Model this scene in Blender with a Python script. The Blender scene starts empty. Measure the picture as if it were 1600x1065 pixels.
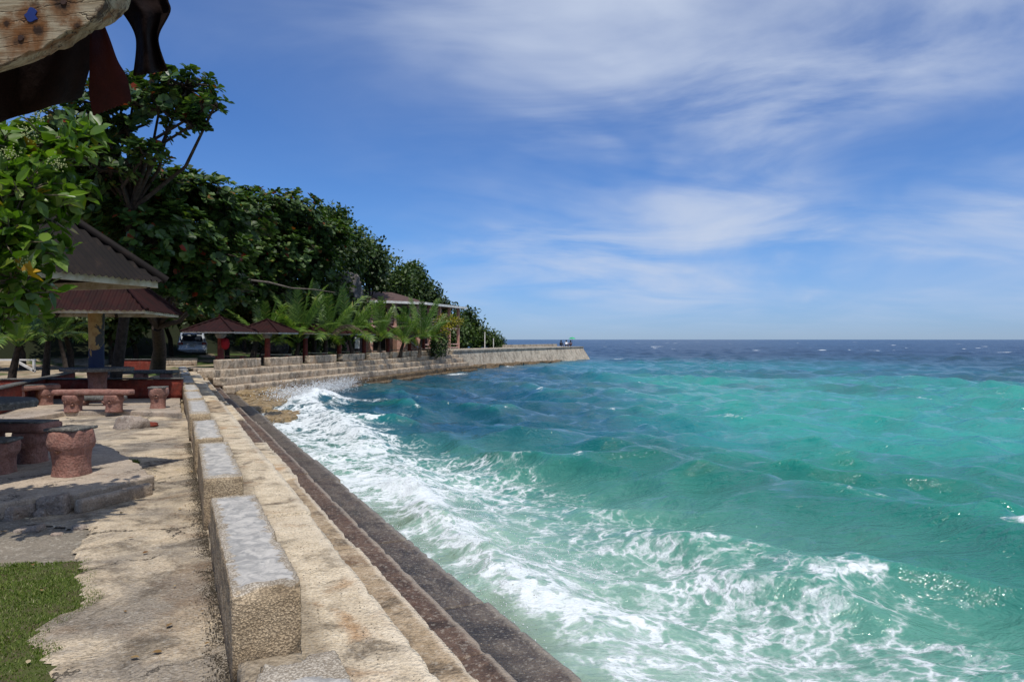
import bpy, math, random
import numpy as np
from mathutils import Vector, Matrix
random.seed(7); rng = np.random.default_rng(7)
scene = bpy.context.scene
C = scene.collection
R = math.radians
PI = math.pi

# ------------------------------------------------------------------ camera, world, sun
F = 1100.0            # focal length in pixels of the 1600 px wide frame
EYE = 1.6
cam_d = bpy.data.cameras.new("camera"); cam = bpy.data.objects.new("camera", cam_d); C.objects.link(cam)
cam.location = (0, 0, EYE); cam.rotation_euler = (R(90 - 0.13), 0, 0)
cam_d.sensor_width = 36; cam_d.lens = F / 1600 * 36; cam_d.clip_end = 20000; cam_d.clip_start = 0.05
scene.camera = cam
scene.view_settings.view_transform = 'Standard'; scene.view_settings.look = 'None'
scene.view_settings.gamma = 1; scene.view_settings.use_curve_mapping = False
scene.view_settings.exposure = 0.0
scene.cycles.max_bounces = 6; scene.cycles.transparent_max_bounces = 4
scene.cycles.use_denoising = True

SUN_DIR = Vector((0.12, -0.42, 1)).normalized()       # towards the sun, almost overhead
w = bpy.data.worlds.new("World"); scene.world = w; w.use_nodes = True
wn, wl = w.node_tree.nodes, w.node_tree.links; wn.clear()


class NT:
    """tiny helper to write node trees"""
    def __init__(s, tree): s.t = tree; s.n = tree.nodes; s.l = tree.links
    def node(s, typ, **kw):
        n = s.n.new(typ)
        for k, v in kw.items():
            if k == 'inp':
                for a, b in v.items(): s.set(n, a, b)
            else: setattr(n, k, v)
        return n
    def set(s, n, a, b):
        sock = n.inputs[a]
        if hasattr(b, 'is_linked') or isinstance(b, bpy.types.NodeSocket): s.l.new(b, sock)
        else:
            if isinstance(b, (tuple, list)) and len(b) == 3 and sock.type == 'RGBA': b = (*b, 1)
            sock.default_value = b
    def math(s, op, a, b=0.0, c=0.0, clamp=False):
        n = s.node('ShaderNodeMath', operation=op, use_clamp=clamp); s.set(n, 0, a); s.set(n, 1, b)
        s.set(n, 2, c); return n.outputs[0]
    def vmath(s, op, a, b=(0, 0, 0), scale=None):
        n = s.node('ShaderNodeVectorMath', operation=op); s.set(n, 0, a)
        s.set(n, 1, b)
        if scale is not None: s.set(n, 3, scale)
        return n.outputs['Value'] if op in ('DOT_PRODUCT', 'LENGTH', 'DISTANCE') else n.outputs[0]
    def smooth(s, v, a, b, lo=0.0, hi=1.0):
        n = s.node('ShaderNodeMapRange', interpolation_type='SMOOTHSTEP'); s.set(n, 0, v)
        s.set(n, 1, a); s.set(n, 2, b); s.set(n, 3, lo); s.set(n, 4, hi); return n.outputs[0]
    def noise(s, vec, scale, detail=4, rough=0.55, dist=0.0, out=0):
        n = s.node('ShaderNodeTexNoise'); s.set(n, 'Vector', vec); s.set(n, 'Scale', scale); s.set(n, 'Detail', detail)
        s.set(n, 'Roughness', rough); s.set(n, 'Distortion', dist); return n.outputs[out]
    def voro(s, vec, scale, feature='F1', out='Distance', rand=1.0):
        n = s.node('ShaderNodeTexVoronoi', feature=feature); s.set(n, 'Vector', vec); s.set(n, 'Scale', scale)
        s.set(n, 'Randomness', rand); return n.outputs[out]
    def mix(s, f, a, b, blend='MIX'):
        n = s.node('ShaderNodeMix', data_type='RGBA', blend_type=blend)
        s.set(n, 0, f)
        for i, v in ((6, a), (7, b)): s.set(n, i, v)
        return n.outputs[2]
    def ramp(s, f, stops, interp='LINEAR'):
        n = s.node('ShaderNodeValToRGB'); s.set(n, 0, f); r = n.color_ramp; r.interpolation = interp
        while len(r.elements) < len(stops): r.elements.new(0.5)
        for e, (p, c) in zip(r.elements, stops): e.position = p; e.color = (*c, 1)
        return n.outputs[0]
    def bump(s, h, strength=0.5, dist=0.02, normal=None):
        n = s.node('ShaderNodeBump'); s.set(n, 'Height', h); s.set(n, 'Strength', strength); s.set(n, 'Distance', dist)
        if normal is not None: s.set(n, 'Normal', normal)
        return n.outputs[0]


W = NT(w.node_tree)
sky = W.node('ShaderNodeTexSky', sky_type='NISHITA'); sky.sun_disc = False
sky.sun_elevation = math.asin(SUN_DIR.z)
sky.sun_rotation = math.atan2(SUN_DIR.x, SUN_DIR.y)
sky.air_density = 1.0; sky.dust_density = 0.1; sky.ozone_density = 4.0; sky.altitude = 0
tc = W.node('ShaderNodeTexCoord').outputs['Generated']
sep = W.node('ShaderNodeSeparateXYZ'); W.set(sep, 0, tc)
zc = W.math('MAXIMUM', sep.outputs[2], 0.0)
den = W.math('ADD', zc, 0.20)
comb = W.node('ShaderNodeCombineXYZ')
W.set(comb, 0, W.math('DIVIDE', sep.outputs[0], den)); W.set(comb, 1, W.math('DIVIDE', sep.outputs[1], den)); 
cp = comb.outputs[0]
mp = W.node('ShaderNodeMapping'); W.set(mp, 0, cp); W.set(mp, 'Rotation', (0, 0, R(35))); W.set(mp, 'Scale', (0.8, 1.35, 1)); W.set(mp, 'Location', (2.2, 4.1, 0))
big = W.noise(W.vmath('ADD', cp, (3.1, 1.7, 0)), 0.95, 4, 0.5, 0.5)
wis = W.noise(mp.outputs[0], 1.55, 10, 0.55, 0.7)
# cloud bank high on the right, thin streaks in the middle
azr = W.math('DIVIDE', sep.outputs[0], W.math('MAXIMUM', sep.outputs[1], 0.05))     # tan azimuth
bank = W.math('MULTIPLY', W.smooth(sep.outputs[2], 0.20, 0.46), W.smooth(sep.outputs[0], -0.45, 0.25))
veil = W.math('MULTIPLY', W.smooth(big, 0.36, 0.60), W.smooth(wis, 0.30, 0.74))
bank_d = W.smooth(W.math('ADD', W.math('MULTIPLY', wis, 0.8), W.math('MULTIPLY', big, 0.4)), 0.40, 0.72, 0.10, 0.95)
cov = W.math('ADD', W.math('MULTIPLY', veil, W.smooth(sep.outputs[0], -0.30, 0.15, 0.10, 0.95)),
             W.math('MULTIPLY', bank, bank_d))
cov = W.math('ADD', cov, W.math('MULTIPLY', W.smooth(sep.outputs[2], 0.30, 0.02), W.smooth(sep.outputs[0], 0.1, 0.7, 0.0, 0.12)))
soft = W.noise(W.vmath('ADD', cp, (4.4, 2.2, 0)), 0.7, 5, 0.55, 0.8)
cov = W.math('ADD', cov, W.math('MULTIPLY', W.smooth(soft, 0.38, 0.66), W.smooth(sep.outputs[0], -0.35, 0.25, 0.03, 0.34)))
cov = W.math('DIVIDE', cov, W.math('ADD', W.math('MULTIPLY', cov, 0.30), 1.0))
fade = W.smooth(sep.outputs[2], -0.01, 0.08)
cov = W.math('MULTIPLY', cov, fade)
SKY_TINT = W.mix(W.smooth(sep.outputs[2], -0.01, 0.16), (0.44, 0.64, 1.16), (0.52, 0.79, 1.20))
skyc = W.mix(1.0, sky.outputs[0], SKY_TINT, 'MULTIPLY')
cloudc = W.mix(cov, skyc, (5.6, 6.4, 8.0))
bg = W.node('ShaderNodeBackground'); W.set(bg, 0, cloudc); W.set(bg, 1, 0.1)
wo = W.node('ShaderNodeOutputWorld'); W.l.new(bg.outputs[0], wo.inputs[0])

sl = bpy.data.lights.new("sun", 'SUN'); so = bpy.data.objects.new("sun", sl); C.objects.link(so)
sl.energy = 3.9; sl.angle = R(0.53); sl.color = (1.0, 0.955, 0.88)
so.rotation_euler = SUN_DIR.to_track_quat('Z', 'Y').to_euler()
so.location = (0, 0, 30)

# ------------------------------------------------------------------ geometry helpers
TH = R(25.8); ST, CT = math.sin(TH), math.cos(TH)
def Wf(c, t, z=0.0):               # c metres seaward of the camera line, t metres along the seawall
    return Vector((c * CT - t * ST, c * ST + t * CT, z))
def at(u, d, z):                   # column u of the photograph at distance d and height z
    return Vector(((u - 800) / F * d, d, z))
def atv(u, v, d):
    return Vector(((u - 800) / F * d, d, EYE + (530 - v) / F * d))

def hsh(i, seed):
    i = (i[..., 0] * 374761393 + i[..., 1] * 668265263 + i[..., 2] * 2147483647 + seed * 974634777) & 0xffffffff
    i = ((i ^ (i >> 13)) * 1274126177) & 0xffffffff
    i = ((i ^ (i >> 16)) * 2246822519) & 0xffffffff
    return ((i ^ (i >> 15)) & 0xffff) / 65535.0
def vnoise(p, seed=0):             # smooth value noise, 0..1
    p = np.asarray(p, float); i = np.floor(p).astype(np.int64); f = p - i; f = f * f * (3 - 2 * f); r = 0
    for dx in (0, 1):
        for dy in (0, 1):
            for dz in (0, 1):
                wgt = (f[..., 0] if dx else 1 - f[..., 0]) * (f[..., 1] if dy else 1 - f[..., 1]) * (f[..., 2] if dz else 1 - f[..., 2])
                r = r + wgt * hsh(i + np.array([dx, dy, dz]), seed)
    return r
def fbm(p, seed=0, oct=4, g=0.5):
    p = np.asarray(p, float); a, s, r = 1.0, 0.0, 0
    for k in range(oct):
        r = r + a * vnoise(p * 2 ** k, seed + k * 17); s += a; a *= g
    return r / s
def sstep(x, a, b):
    t = np.clip((x - a) / (b - a), 0, 1); return t * t * (3 - 2 * t)

def mesh_np(name, V, faces, smooth=False):
    """faces: list of int arrays (n,k) with the same or different k"""
    me = bpy.data.meshes.new(name)
    V = np.asarray(V, np.float32); me.vertices.add(len(V)); me.vertices.foreach_set('co', V.ravel())
    fl = [np.asarray(f, np.int32) for f in faces if len(f)]
    idx = np.concatenate([f.ravel() for f in fl]); tot = np.concatenate([np.full(len(f), f.shape[1], np.int32) for f in fl])
    st = np.concatenate([[0], np.cumsum(tot)[:-1]]).astype(np.int32)
    me.loops.add(len(idx)); me.loops.foreach_set('vertex_index', idx)
    me.polygons.add(len(tot)); me.polygons.foreach_set('loop_start', st); me.polygons.foreach_set('loop_total', tot)
    if smooth: me.polygons.foreach_set('use_smooth', np.ones(len(tot), bool))
    me.update(calc_edges=True); me.validate()
    return me

class MB:
    """collects simple shapes into one mesh"""
    def __init__(s): s.v = []; s.f = []
    def add(s, V, Fc):
        o = len(s.v); s.v += [tuple(p) for p in V]; s.f += [tuple(i + o for i in f) for f in Fc]
    def box(s, c, size, rz=0.0, rot=None, taper=1.0):
        M = (Matrix.Rotation(rz, 3, 'Z') if rot is None else rot); c = Vector(c)
        V = []
        for sz in (-1, 1):
            k = taper if sz > 0 else 1.0
            for sx, sy in ((-1, -1), (1, -1), (1, 1), (-1, 1)):
                V.append(c + M @ Vector((sx * size[0] / 2 * k, sy * size[1] / 2 * k, sz * size[2] / 2)))
        s.add(V, [(3, 2, 1, 0), (4, 5, 6, 7), (0, 1, 5, 4), (1, 2, 6, 5), (2, 3, 7, 6), (3, 0, 4, 7)])
    def bar(s, a, b, wd, h=None):
        a, b = Vector(a), Vector(b); h = h or wd; d = b - a
        q = d.to_track_quat('Z', 'Y').to_matrix(); s.box((a + b) / 2, (wd, h, d.length), rot=q)
    def tube(s, pts, rad, sides=6, cap=True):
        pts = [Vector(p) for p in pts]
        if not hasattr(rad, '__len__'): rad = [rad] * len(pts)
        V = []; ref = Vector((0.3, 0.2, 1)).normalized()
        for i, p in enumerate(pts):
            d = (pts[min(i + 1, len(pts) - 1)] - pts[max(i - 1, 0)]).normalized()
            x = d.cross(ref); x = x.normalized() if x.length > 1e-3 else d.cross(Vector((1, 0, 0))).normalized(); y = d.cross(x)
            for k in range(sides):
                a = 2 * PI * k / sides; V.append(p + (x * math.cos(a) + y * math.sin(a)) * rad[i])
        Fc = []
        for i in range(len(pts) - 1):
            for k in range(sides):
                a, b = i * sides + k, i * sides + (k + 1) % sides; Fc.append((a, b, b + sides, a + sides))
        if cap: Fc += [tuple(range(sides)), tuple(range((len(pts) - 1) * sides, len(pts) * sides))[::-1]]
        s.add(V, Fc)
    def lathe(s, c, prof, sides=16, sx=1.0, sy=1.0, rz=0.0, rough=0.0, seed=0, pw=1.0):
        c = Vector(c); V = []
        for j, (r, z) in enumerate(prof):
            for k in range(sides):
                a = 2 * PI * k / sides; ca, sa = math.cos(a), math.sin(a)
                q = (abs(ca) ** (2 * pw) + abs(sa) ** (2 * pw)) ** (-1 / (2 * pw))
                rr = r * q * (1 + rough * (float(vnoise(np.array([ca * 2 + 5, sa * 2 + 5, z * 5 + 3.3]), seed)) - 0.5) * 2)
                x, y = rr * ca * sx, rr * sa * sy
                V.append(c + Vector((x * math.cos(rz) - y * math.sin(rz), x * math.sin(rz) + y * math.cos(rz), z)))
        n = len(prof); Fc = []
        for j in range(n - 1):
            for k in range(sides):
                a, b = j * sides + k, j * sides + (k + 1) % sides; Fc.append((a, b, b + sides, a + sides))
        Fc += [tuple(range(sides))[::-1], tuple(range((n - 1) * sides, n * sides))]
        s.add(V, Fc)
    def build(s, name, mat, parent=None, smooth=False, bevel=0.0):
        me = bpy.data.meshes.new(name); me.from_pydata(s.v, [], s.f); me.update()
        if smooth: me.polygons.foreach_set('use_smooth', np.ones(len(me.polygons), bool))
        return link(name, me, mat, parent, bevel)

def link(name, me, mat, parent=None, bevel=0.0):
    o = bpy.data.objects.new(name, me); C.objects.link(o)
    if mat is not None and not me.materials: me.materials.append(mat)
    if parent is not None: o.parent = parent
    if bevel:
        m = o.modifiers.new('bevel', 'BEVEL'); m.width = bevel; m.segments = 2; m.limit_method = 'ANGLE'
    return o
def thing(name, label, cat, loc=(0, 0, 0), rz=0.0, group=None):
    o = bpy.data.objects.new(name, None); C.objects.link(o); o.location = loc; o.rotation_euler = (0, 0, rz)
    o.empty_display_size = 0.2; return tag(o, label, cat, group)
def tag(o, label=None, cat=None, group=None, kind=None):
    for k, v in (('label', label), ('category', cat), ('group', group), ('kind', kind)):
        if v: o[k] = v
    return o
def dup(root, loc, rz, label, group=None):
    r = root.copy(); C.objects.link(r); r.location = loc; r.rotation_euler = (0, 0, rz); r['label'] = label
    if group: r['group'] = group
    for ch in list(root.children):
        c = ch.copy(); C.objects.link(c); c.parent = r
        for g in ch.children:
            d = g.copy(); C.objects.link(d); d.parent = c
    return r

def rough_box(lx, ly, lz, res, amp, seed, rad=0.015, freq=6.0, chip=0.0):
    """box centred in x,y with its base at z=0, faces gridded, edges rounded and chipped, surface uneven"""
    nx, ny, nz = [max(1, int(round(l / res))) for l in (lx, ly, lz)]
    Vs, Fs = [], []; off = 0
    def grid(na, nb, fn):
        nonlocal off
        a, b = np.meshgrid(np.linspace(0, 1, na + 1), np.linspace(0, 1, nb + 1), indexing='ij')
        Vs.append(fn(a.ravel(), b.ravel()))
        i, j = np.meshgrid(np.arange(na), np.arange(nb), indexing='ij'); i, j = i.ravel(), j.ravel(); k = nb + 1
        Fs.append(np.stack([i * k + j, (i + 1) * k + j, (i + 1) * k + j + 1, i * k + j + 1], 1) + off); off += (na + 1) * (nb + 1)
    X = lambda a: (a - .5) * lx; Y = lambda a: (a - .5) * ly; Z = lambda a: a * lz
    o = np.ones_like
    grid(nx, ny, lambda a, b: np.stack([X(a), Y(b), o(a) * lz], 1))
    grid(ny, nx, lambda a, b: np.stack([X(b), Y(a), o(a) * 0], 1))
    grid(nx, nz, lambda a, b: np.stack([X(a), o(a) * -ly / 2, Z(b)], 1))
    grid(nz, nx, lambda a, b: np.stack([X(b), o(a) * ly / 2, Z(a)], 1))
    grid(ny, nz, lambda a, b: np.stack([o(a) * lx / 2, Y(a), Z(b)], 1))
    grid(nz, ny, lambda a, b: np.stack([o(a) * -lx / 2, Y(b), Z(a)], 1))
    V = np.concatenate(Vs); Fc = np.concatenate(Fs)
    # weld
    key = np.round(V / (res * 0.02)).astype(np.int64); _, first, inv = np.unique(key, axis=0, return_index=True, return_inverse=True)
    V = V[first]; Fc = inv.ravel()[Fc]
    # round the edges, deeper where they are chipped
    n0 = V + np.array([seed * 3.1, seed * 1.7, 9.0])
    r = rad + chip * sstep(fbm(n0 * 7, seed, 3), 0.52, 0.75)
    r = np.minimum(r, min(lx, ly, lz) * 0.3)[:, None]
    lo = np.array([-lx / 2, -ly / 2, 0]) + r; hi = np.array([lx / 2, ly / 2, lz]) - r
    q = np.clip(V, lo, hi); dlt = V - q; ln = np.linalg.norm(dlt, axis=1, keepdims=True)
    nrm = np.where(ln > 1e-6, dlt / np.maximum(ln, 1e-6), 0)
    V2 = np.where(ln > 1e-6, q + nrm * np.minimum(r, ln), V)
    am = (fbm(n0 * freq, seed + 3, 4, 0.6) - 0.5) * 2 * amp + (fbm(n0 * freq * 5, seed + 9, 2, 0.6) - 0.5) * amp * 0.9
    V2 = V2 + nrm * am[:, None]
    return mesh_np('m', V2, [Fc], smooth=True)

# ------------------------------------------------------------------ materials
def new_mat(name):
    m = bpy.data.materials.new(name); m.use_nodes = True; m.node_tree.nodes.clear(); return m, NT(m.node_tree)
def finish(n, color, rough=0.8, normal=None, spec=0.3, metallic=0.0, extra=None):
    p = n.node('ShaderNodeBsdfPrincipled'); n.set(p, 'Base Color', color); n.set(p, 'Roughness', rough)
    n.set(p, 'Specular IOR Level', spec); n.set(p, 'Metallic', metallic)
    if normal is not None: n.set(p, 'Normal', normal)
    if extra:
        for k, v in extra.items(): n.set(p, k, v)
    o = n.node('ShaderNodeOutputMaterial'); n.l.new(p.outputs[0], o.inputs[0]); return p

def concrete(name, base, dark, light=None, stain=(0.2, 0.11, 0.05), stain_amt=0.3, grit=60, bumpd=0.012, bstr=0.6, local=False, grey=None, grey_amt=0.0,
             dark_amt=0.5, streak=0.0, rough=0.88, sc=1.0, worn=0.0, cracks=0.0, spk=0.38):
    m, n = new_mat(name)
    if local:
        t = n.node('ShaderNodeTexCoord').outputs['Object']; r = n.node('ShaderNodeObjectInfo').outputs['Random']
        pos = n.vmath('ADD', t, n.vmath('SCALE', (31.0, 17.0, 7.0), scale=r))
    else: pos = n.node('ShaderNodeNewGeometry').outputs['Position']
    light = light or tuple(min(1, c * 1.25) for c in base)
    n1 = n.noise(pos, 1.1 * sc, 7, 0.62); n2 = n.noise(pos, 6 * sc, 6, 0.65); n3 = n.noise(pos, grit, 3, 0.6)
    vg = n.voro(pos, grit * 0.9)
    c = n.mix(n.smooth(n2, 0.35, 0.7), base, light)
    if grey: c = n.mix(n.math('MULTIPLY', n.smooth(n.noise(pos, 0.8 * sc, 6, 0.65, 0.4), 0.5 - 0.2 * grey_amt, 0.66 - 0.1 * grey_amt), 0.85), c, grey)
    c = n.mix(n.math('MULTIPLY', n.smooth(n.noise(pos, 2.3 * sc, 8, 0.7, 0.5), 0.47, 0.66), dark_amt), c, dark)
    c = n.mix(n.math('MULTIPLY', n.smooth(n.noise(n.vmath('ADD', pos, (5, 3, 8)), 1.5 * sc, 6, 0.6, 0.8), 0.52, 0.7), stain_amt), c, stain)
    if streak:
        mpn = n.node('ShaderNodeMapping'); n.set(mpn, 0, pos); n.set(mpn, 'Scale', (0.8, 0.8, 0.22))
        c = n.mix(n.math('MULTIPLY', n.smooth(n.noise(mpn.outputs[0], 1.9, 8, 0.78, 0.3), 0.49, 0.60), streak), c, dark)
    c = n.mix(n.math('MULTIPLY', n.smooth(n3, 0.5, 0.63), 0.5), c, n.mix(0.6, c, (0.02, 0.016, 0.01)))
    c = n.mix(n.math('MULTIPLY', n.smooth(n.noise(pos, grit * 0.45, 4, 0.7), 0.53, 0.64), spk), c, n.mix(0.5, c, (0.8, 0.74, 0.62)))
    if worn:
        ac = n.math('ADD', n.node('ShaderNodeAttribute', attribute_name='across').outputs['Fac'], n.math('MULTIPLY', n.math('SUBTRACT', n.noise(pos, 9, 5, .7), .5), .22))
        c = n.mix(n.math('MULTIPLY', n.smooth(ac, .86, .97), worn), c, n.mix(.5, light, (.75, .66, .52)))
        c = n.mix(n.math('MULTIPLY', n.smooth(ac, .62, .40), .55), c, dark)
    h = n.math('ADD', n.math('MULTIPLY', n3, 0.6), n.math('ADD', n.math('MULTIPLY', vg, 0.5), n.math('MULTIPLY', n2, 1.2)))
    if cracks:
        cv = n.vmath('ADD', pos, n.vmath('SCALE', n.noise(pos, 2.2, 6, .7, out=1), scale=.9))
        ck = n.math('MULTIPLY', n.smooth(n.voro(cv, .62, 'DISTANCE_TO_EDGE'), .010, .002), n.smooth(n.noise(pos, 1.4, 3), .42, .55))
        c = n.mix(n.math('MULTIPLY', ck, cracks), c, (.03, .024, .018)); h = n.math('SUBTRACT', h, n.math('MULTIPLY', ck, 1.5))
    nn = n.bump(h, bstr, bumpd)
    finish(n, c, rough, nn, 0.25); return m

M = {}
M['path'] = concrete('path_concrete', (0.53, 0.42, 0.285), (0.085, 0.066, 0.046), (0.66, 0.54, 0.38), stain_amt=0.4, grit=55, grey=(0.22, 0.19, 0.155), grey_amt=0.4, dark_amt=0.75, bumpd=0.03, bstr=0.9, cracks=.8)
M['slab'] = concrete('slab_concrete', (0.40, 0.32, 0.24), (0.10, 0.08, 0.06), grit=60, grey=(0.3, 0.25, 0.2), grey_amt=0.7, cracks=.8)
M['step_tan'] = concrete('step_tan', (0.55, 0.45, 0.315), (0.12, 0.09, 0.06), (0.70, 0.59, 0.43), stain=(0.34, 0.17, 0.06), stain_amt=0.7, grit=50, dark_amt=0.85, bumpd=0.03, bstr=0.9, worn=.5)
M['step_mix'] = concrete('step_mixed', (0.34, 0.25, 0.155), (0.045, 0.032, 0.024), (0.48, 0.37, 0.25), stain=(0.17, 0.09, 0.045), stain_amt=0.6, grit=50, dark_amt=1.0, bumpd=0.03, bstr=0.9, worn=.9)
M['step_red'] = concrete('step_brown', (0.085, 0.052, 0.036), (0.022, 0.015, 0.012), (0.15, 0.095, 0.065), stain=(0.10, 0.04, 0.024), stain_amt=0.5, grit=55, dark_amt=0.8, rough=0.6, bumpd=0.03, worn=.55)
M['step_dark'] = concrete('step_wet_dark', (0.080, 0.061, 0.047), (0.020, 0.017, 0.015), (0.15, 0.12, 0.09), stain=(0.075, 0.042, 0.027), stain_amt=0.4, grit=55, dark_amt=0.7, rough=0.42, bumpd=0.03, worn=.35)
M['wall_far'] = concrete('quay_concrete', (0.40, 0.31, 0.22), (0.045, 0.04, 0.034), (0.54, 0.45, 0.34), stain=(0.26, 0.15, 0.07), stain_amt=0.6, grit=14, dark_amt=0.6, streak=0.5, bumpd=0.03)
M['wall_low'] = concrete('quay_algae', (0.115, 0.076, 0.038), (0.022, 0.015, 0.01), (0.18, 0.125, 0.07), stain=(0.12, 0.07, 0.03), stain_amt=0.6, grit=14, dark_amt=0.7, streak=0.5, bumpd=0.06)
M['jetty'] = concrete('jetty_concrete', (0.42, 0.36, 0.28), (0.10, 0.085, 0.07), (0.54, 0.48, 0.38), stain_amt=0.5, grit=8, dark_amt=0.5, streak=0.6, bumpd=0.05)
M['rock'] = concrete('shore_rock', (0.24, 0.165, 0.08), (0.04, 0.03, 0.02), (0.38, 0.28, 0.15), stain_amt=0.5, grit=14, dark_amt=0.8, bumpd=0.08, rough=0.5)
M['rock_grey'] = concrete('cliff_rock', (0.07, 0.066, 0.066), (0.015, 0.015, 0.016), (0.12, 0.11, 0.11), stain_amt=0.2, grit=9, dark_amt=0.8, bumpd=0.1, sc=0.6)
M['stone'] = concrete('broken_stone', (0.27, 0.22, 0.18), (0.06, 0.05, 0.04), grit=50, stain_amt=0.4, dark_amt=0.5, bumpd=0.03, local=True)
M['sand'] = concrete('sandy_ground', (0.40, 0.32, 0.22), (0.10, 0.08, 0.05), (0.5, 0.41, 0.29), stain_amt=0.3, grit=40, grey=(0.12, 0.13, 0.06), grey_amt=0.3, dark_amt=0.5, sc=0.4)
M['dirt'] = concrete('grey_dirt', (0.20, 0.17, 0.13), (0.05, 0.045, 0.035), grit=60, stain_amt=0.3, dark_amt=0.6, bumpd=0.03)
M['pink'] = concrete('pink_cement', (0.25, 0.115, 0.085), (0.07, 0.04, 0.032), (0.33, 0.175, 0.135), stain=(0.15, 0.10, 0.075), stain_amt=0.45, grit=45, dark_amt=0.4, bumpd=0.02, local=True, sc=1.6, rough=0.75, spk=.08)
M['redwall'] = concrete('red_painted_wall', (0.17, 0.026, 0.015), (0.035, 0.014, 0.011), (0.22, 0.045, 0.026), stain=(0.12, 0.07, 0.05), stain_amt=0.4, grit=30, dark_amt=0.6, sc=1.3, spk=.05)
M['seat'] = concrete('grey_seat_cement', (0.085, 0.082, 0.075), (0.03, 0.03, 0.028), (0.15, 0.145, 0.13), stain_amt=0.2, grit=60, bumpd=0.01, local=True, sc=2, rough=0.7)
M['housepink'] = concrete('pink_plaster', (0.50, 0.26, 0.20), (0.22, 0.12, 0.09), (0.56, 0.32, 0.25), stain_amt=0.2, grit=9, dark_amt=0.3)

def block_mat():
    m, n = new_mat('roughcast_block')
    t = n.node('ShaderNodeTexCoord').outputs['Object']; r = n.node('ShaderNodeObjectInfo').outputs['Random']
    pos = n.vmath('ADD', t, n.vmath('SCALE', (31.0, 17.0, 7.0), scale=r))
    s = n.node('ShaderNodeSeparateXYZ'); n.set(s, 0, t); x, y, z = s.outputs
    geo = n.node('ShaderNodeNewGeometry'); g = n.node('ShaderNodeSeparateXYZ'); n.set(g, 0, geo.outputs['Normal'])
    up = n.smooth(g.outputs[2], 0.6, 0.85)
    edge = n.math('MINIMUM', n.math('SUBTRACT', 0.165, n.math('ABSOLUTE', x)), n.math('SUBTRACT', 1.05, n.math('ABSOLUTE', y)))
    mpn = n.node('ShaderNodeMapping'); n.set(mpn, 0, pos); n.set(mpn, 'Scale', (0.7, 1.6, 1))
    e2 = n.math('ADD', edge, n.math('MULTIPLY', n.math('SUBTRACT', n.noise(mpn.outputs[0], 6, 6, 0.65, 0.6), 0.50), 0.24))
    skim = n.math('MULTIPLY', n.smooth(e2, 0.045, 0.06), up)
    grit = n.math('ADD', n.math('MULTIPLY', n.voro(n.vmath('ADD', pos, n.vmath('SCALE', n.noise(pos, 60, 2, out=1), scale=.02)), 95), .55), n.math('MULTIPLY', n.noise(pos, 75, 4, .7), .5)); n3 = n.noise(pos, 90, 3); n2 = n.noise(pos, 5, 6, 0.65)
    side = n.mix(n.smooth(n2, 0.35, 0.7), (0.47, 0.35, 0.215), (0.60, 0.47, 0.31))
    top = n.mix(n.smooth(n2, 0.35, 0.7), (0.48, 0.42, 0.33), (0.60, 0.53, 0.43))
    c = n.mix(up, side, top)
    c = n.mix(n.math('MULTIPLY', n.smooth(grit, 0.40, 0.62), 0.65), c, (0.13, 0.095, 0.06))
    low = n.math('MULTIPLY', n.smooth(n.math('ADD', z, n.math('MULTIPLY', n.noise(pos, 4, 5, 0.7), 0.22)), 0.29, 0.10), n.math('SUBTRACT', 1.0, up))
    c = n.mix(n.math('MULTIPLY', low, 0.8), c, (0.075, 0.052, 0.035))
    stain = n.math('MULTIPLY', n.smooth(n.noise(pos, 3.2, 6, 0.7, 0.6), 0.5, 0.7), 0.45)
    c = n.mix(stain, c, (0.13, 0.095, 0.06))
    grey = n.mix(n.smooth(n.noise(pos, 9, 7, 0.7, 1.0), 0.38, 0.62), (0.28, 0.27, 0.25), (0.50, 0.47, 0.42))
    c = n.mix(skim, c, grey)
    h = n.math('ADD', n.math('MULTIPLY', grit, n.math('MULTIPLY', n.math('SUBTRACT', 1.0, skim), -0.9)), n.math('ADD', n.math('MULTIPLY', n3, 0.25), n.math('MULTIPLY', skim, -0.35)))
    h = n.math('ADD', h, n.math('MULTIPLY', n.noise(pos, 22, 5, 0.7), 0.8))
    finish(n, c, n.mix(skim, (0.9, 0.9, 0.9), (0.55, 0.55, 0.55)), n.bump(h, 0.9, 0.014), 0.25); return m
M['block'] = block_mat()

def leaf_mat(name, stops, rough=0.35, trans=0.3, tcol=None, spec=0.5):
    m, n = new_mat(name)
    rnd = n.node('ShaderNodeNewGeometry').outputs['Random Per Island']
    pos = n.node('ShaderNodeNewGeometry').outputs['Position']
    c = n.ramp(rnd, stops)
    c = n.mix(n.math('MULTIPLY', n.noise(pos, 1.2, 4), 0.5), c, n.mix(1.0, c, (0.55, 0.6, 0.55), 'MULTIPLY'))
    p = n.node('ShaderNodeBsdfPrincipled'); n.set(p, 'Base Color', c); n.set(p, 'Roughness', rough); n.set(p, 'Specular IOR Level', spec)
    tr = n.node('ShaderNodeBsdfTranslucent'); n.set(tr, 0, n.mix(1.0, c, tcol or (1.3, 1.5, 0.5), 'MULTIPLY'))
    mx = n.node('ShaderNodeMixShader'); n.set(mx, 0, trans); n.l.new(p.outputs[0], mx.inputs[1]); n.l.new(tr.outputs[0], mx.inputs[2])
    o = n.node('ShaderNodeOutputMaterial'); n.l.new(mx.outputs[0], o.inputs[0]); return m
M['almond'] = leaf_mat('almond_leaf', [(0, (0.024, 0.048, 0.011)), (0.45, (0.046, 0.09, 0.02)), (0.80, (0.085, 0.145, 0.034)), (0.955, (0.12, 0.17, 0.03)), (0.985, (0.22, 0.06, 0.02)), (1, (0.3, 0.03, 0.015))], trans=0.25, rough=.5, spec=.35)
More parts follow.
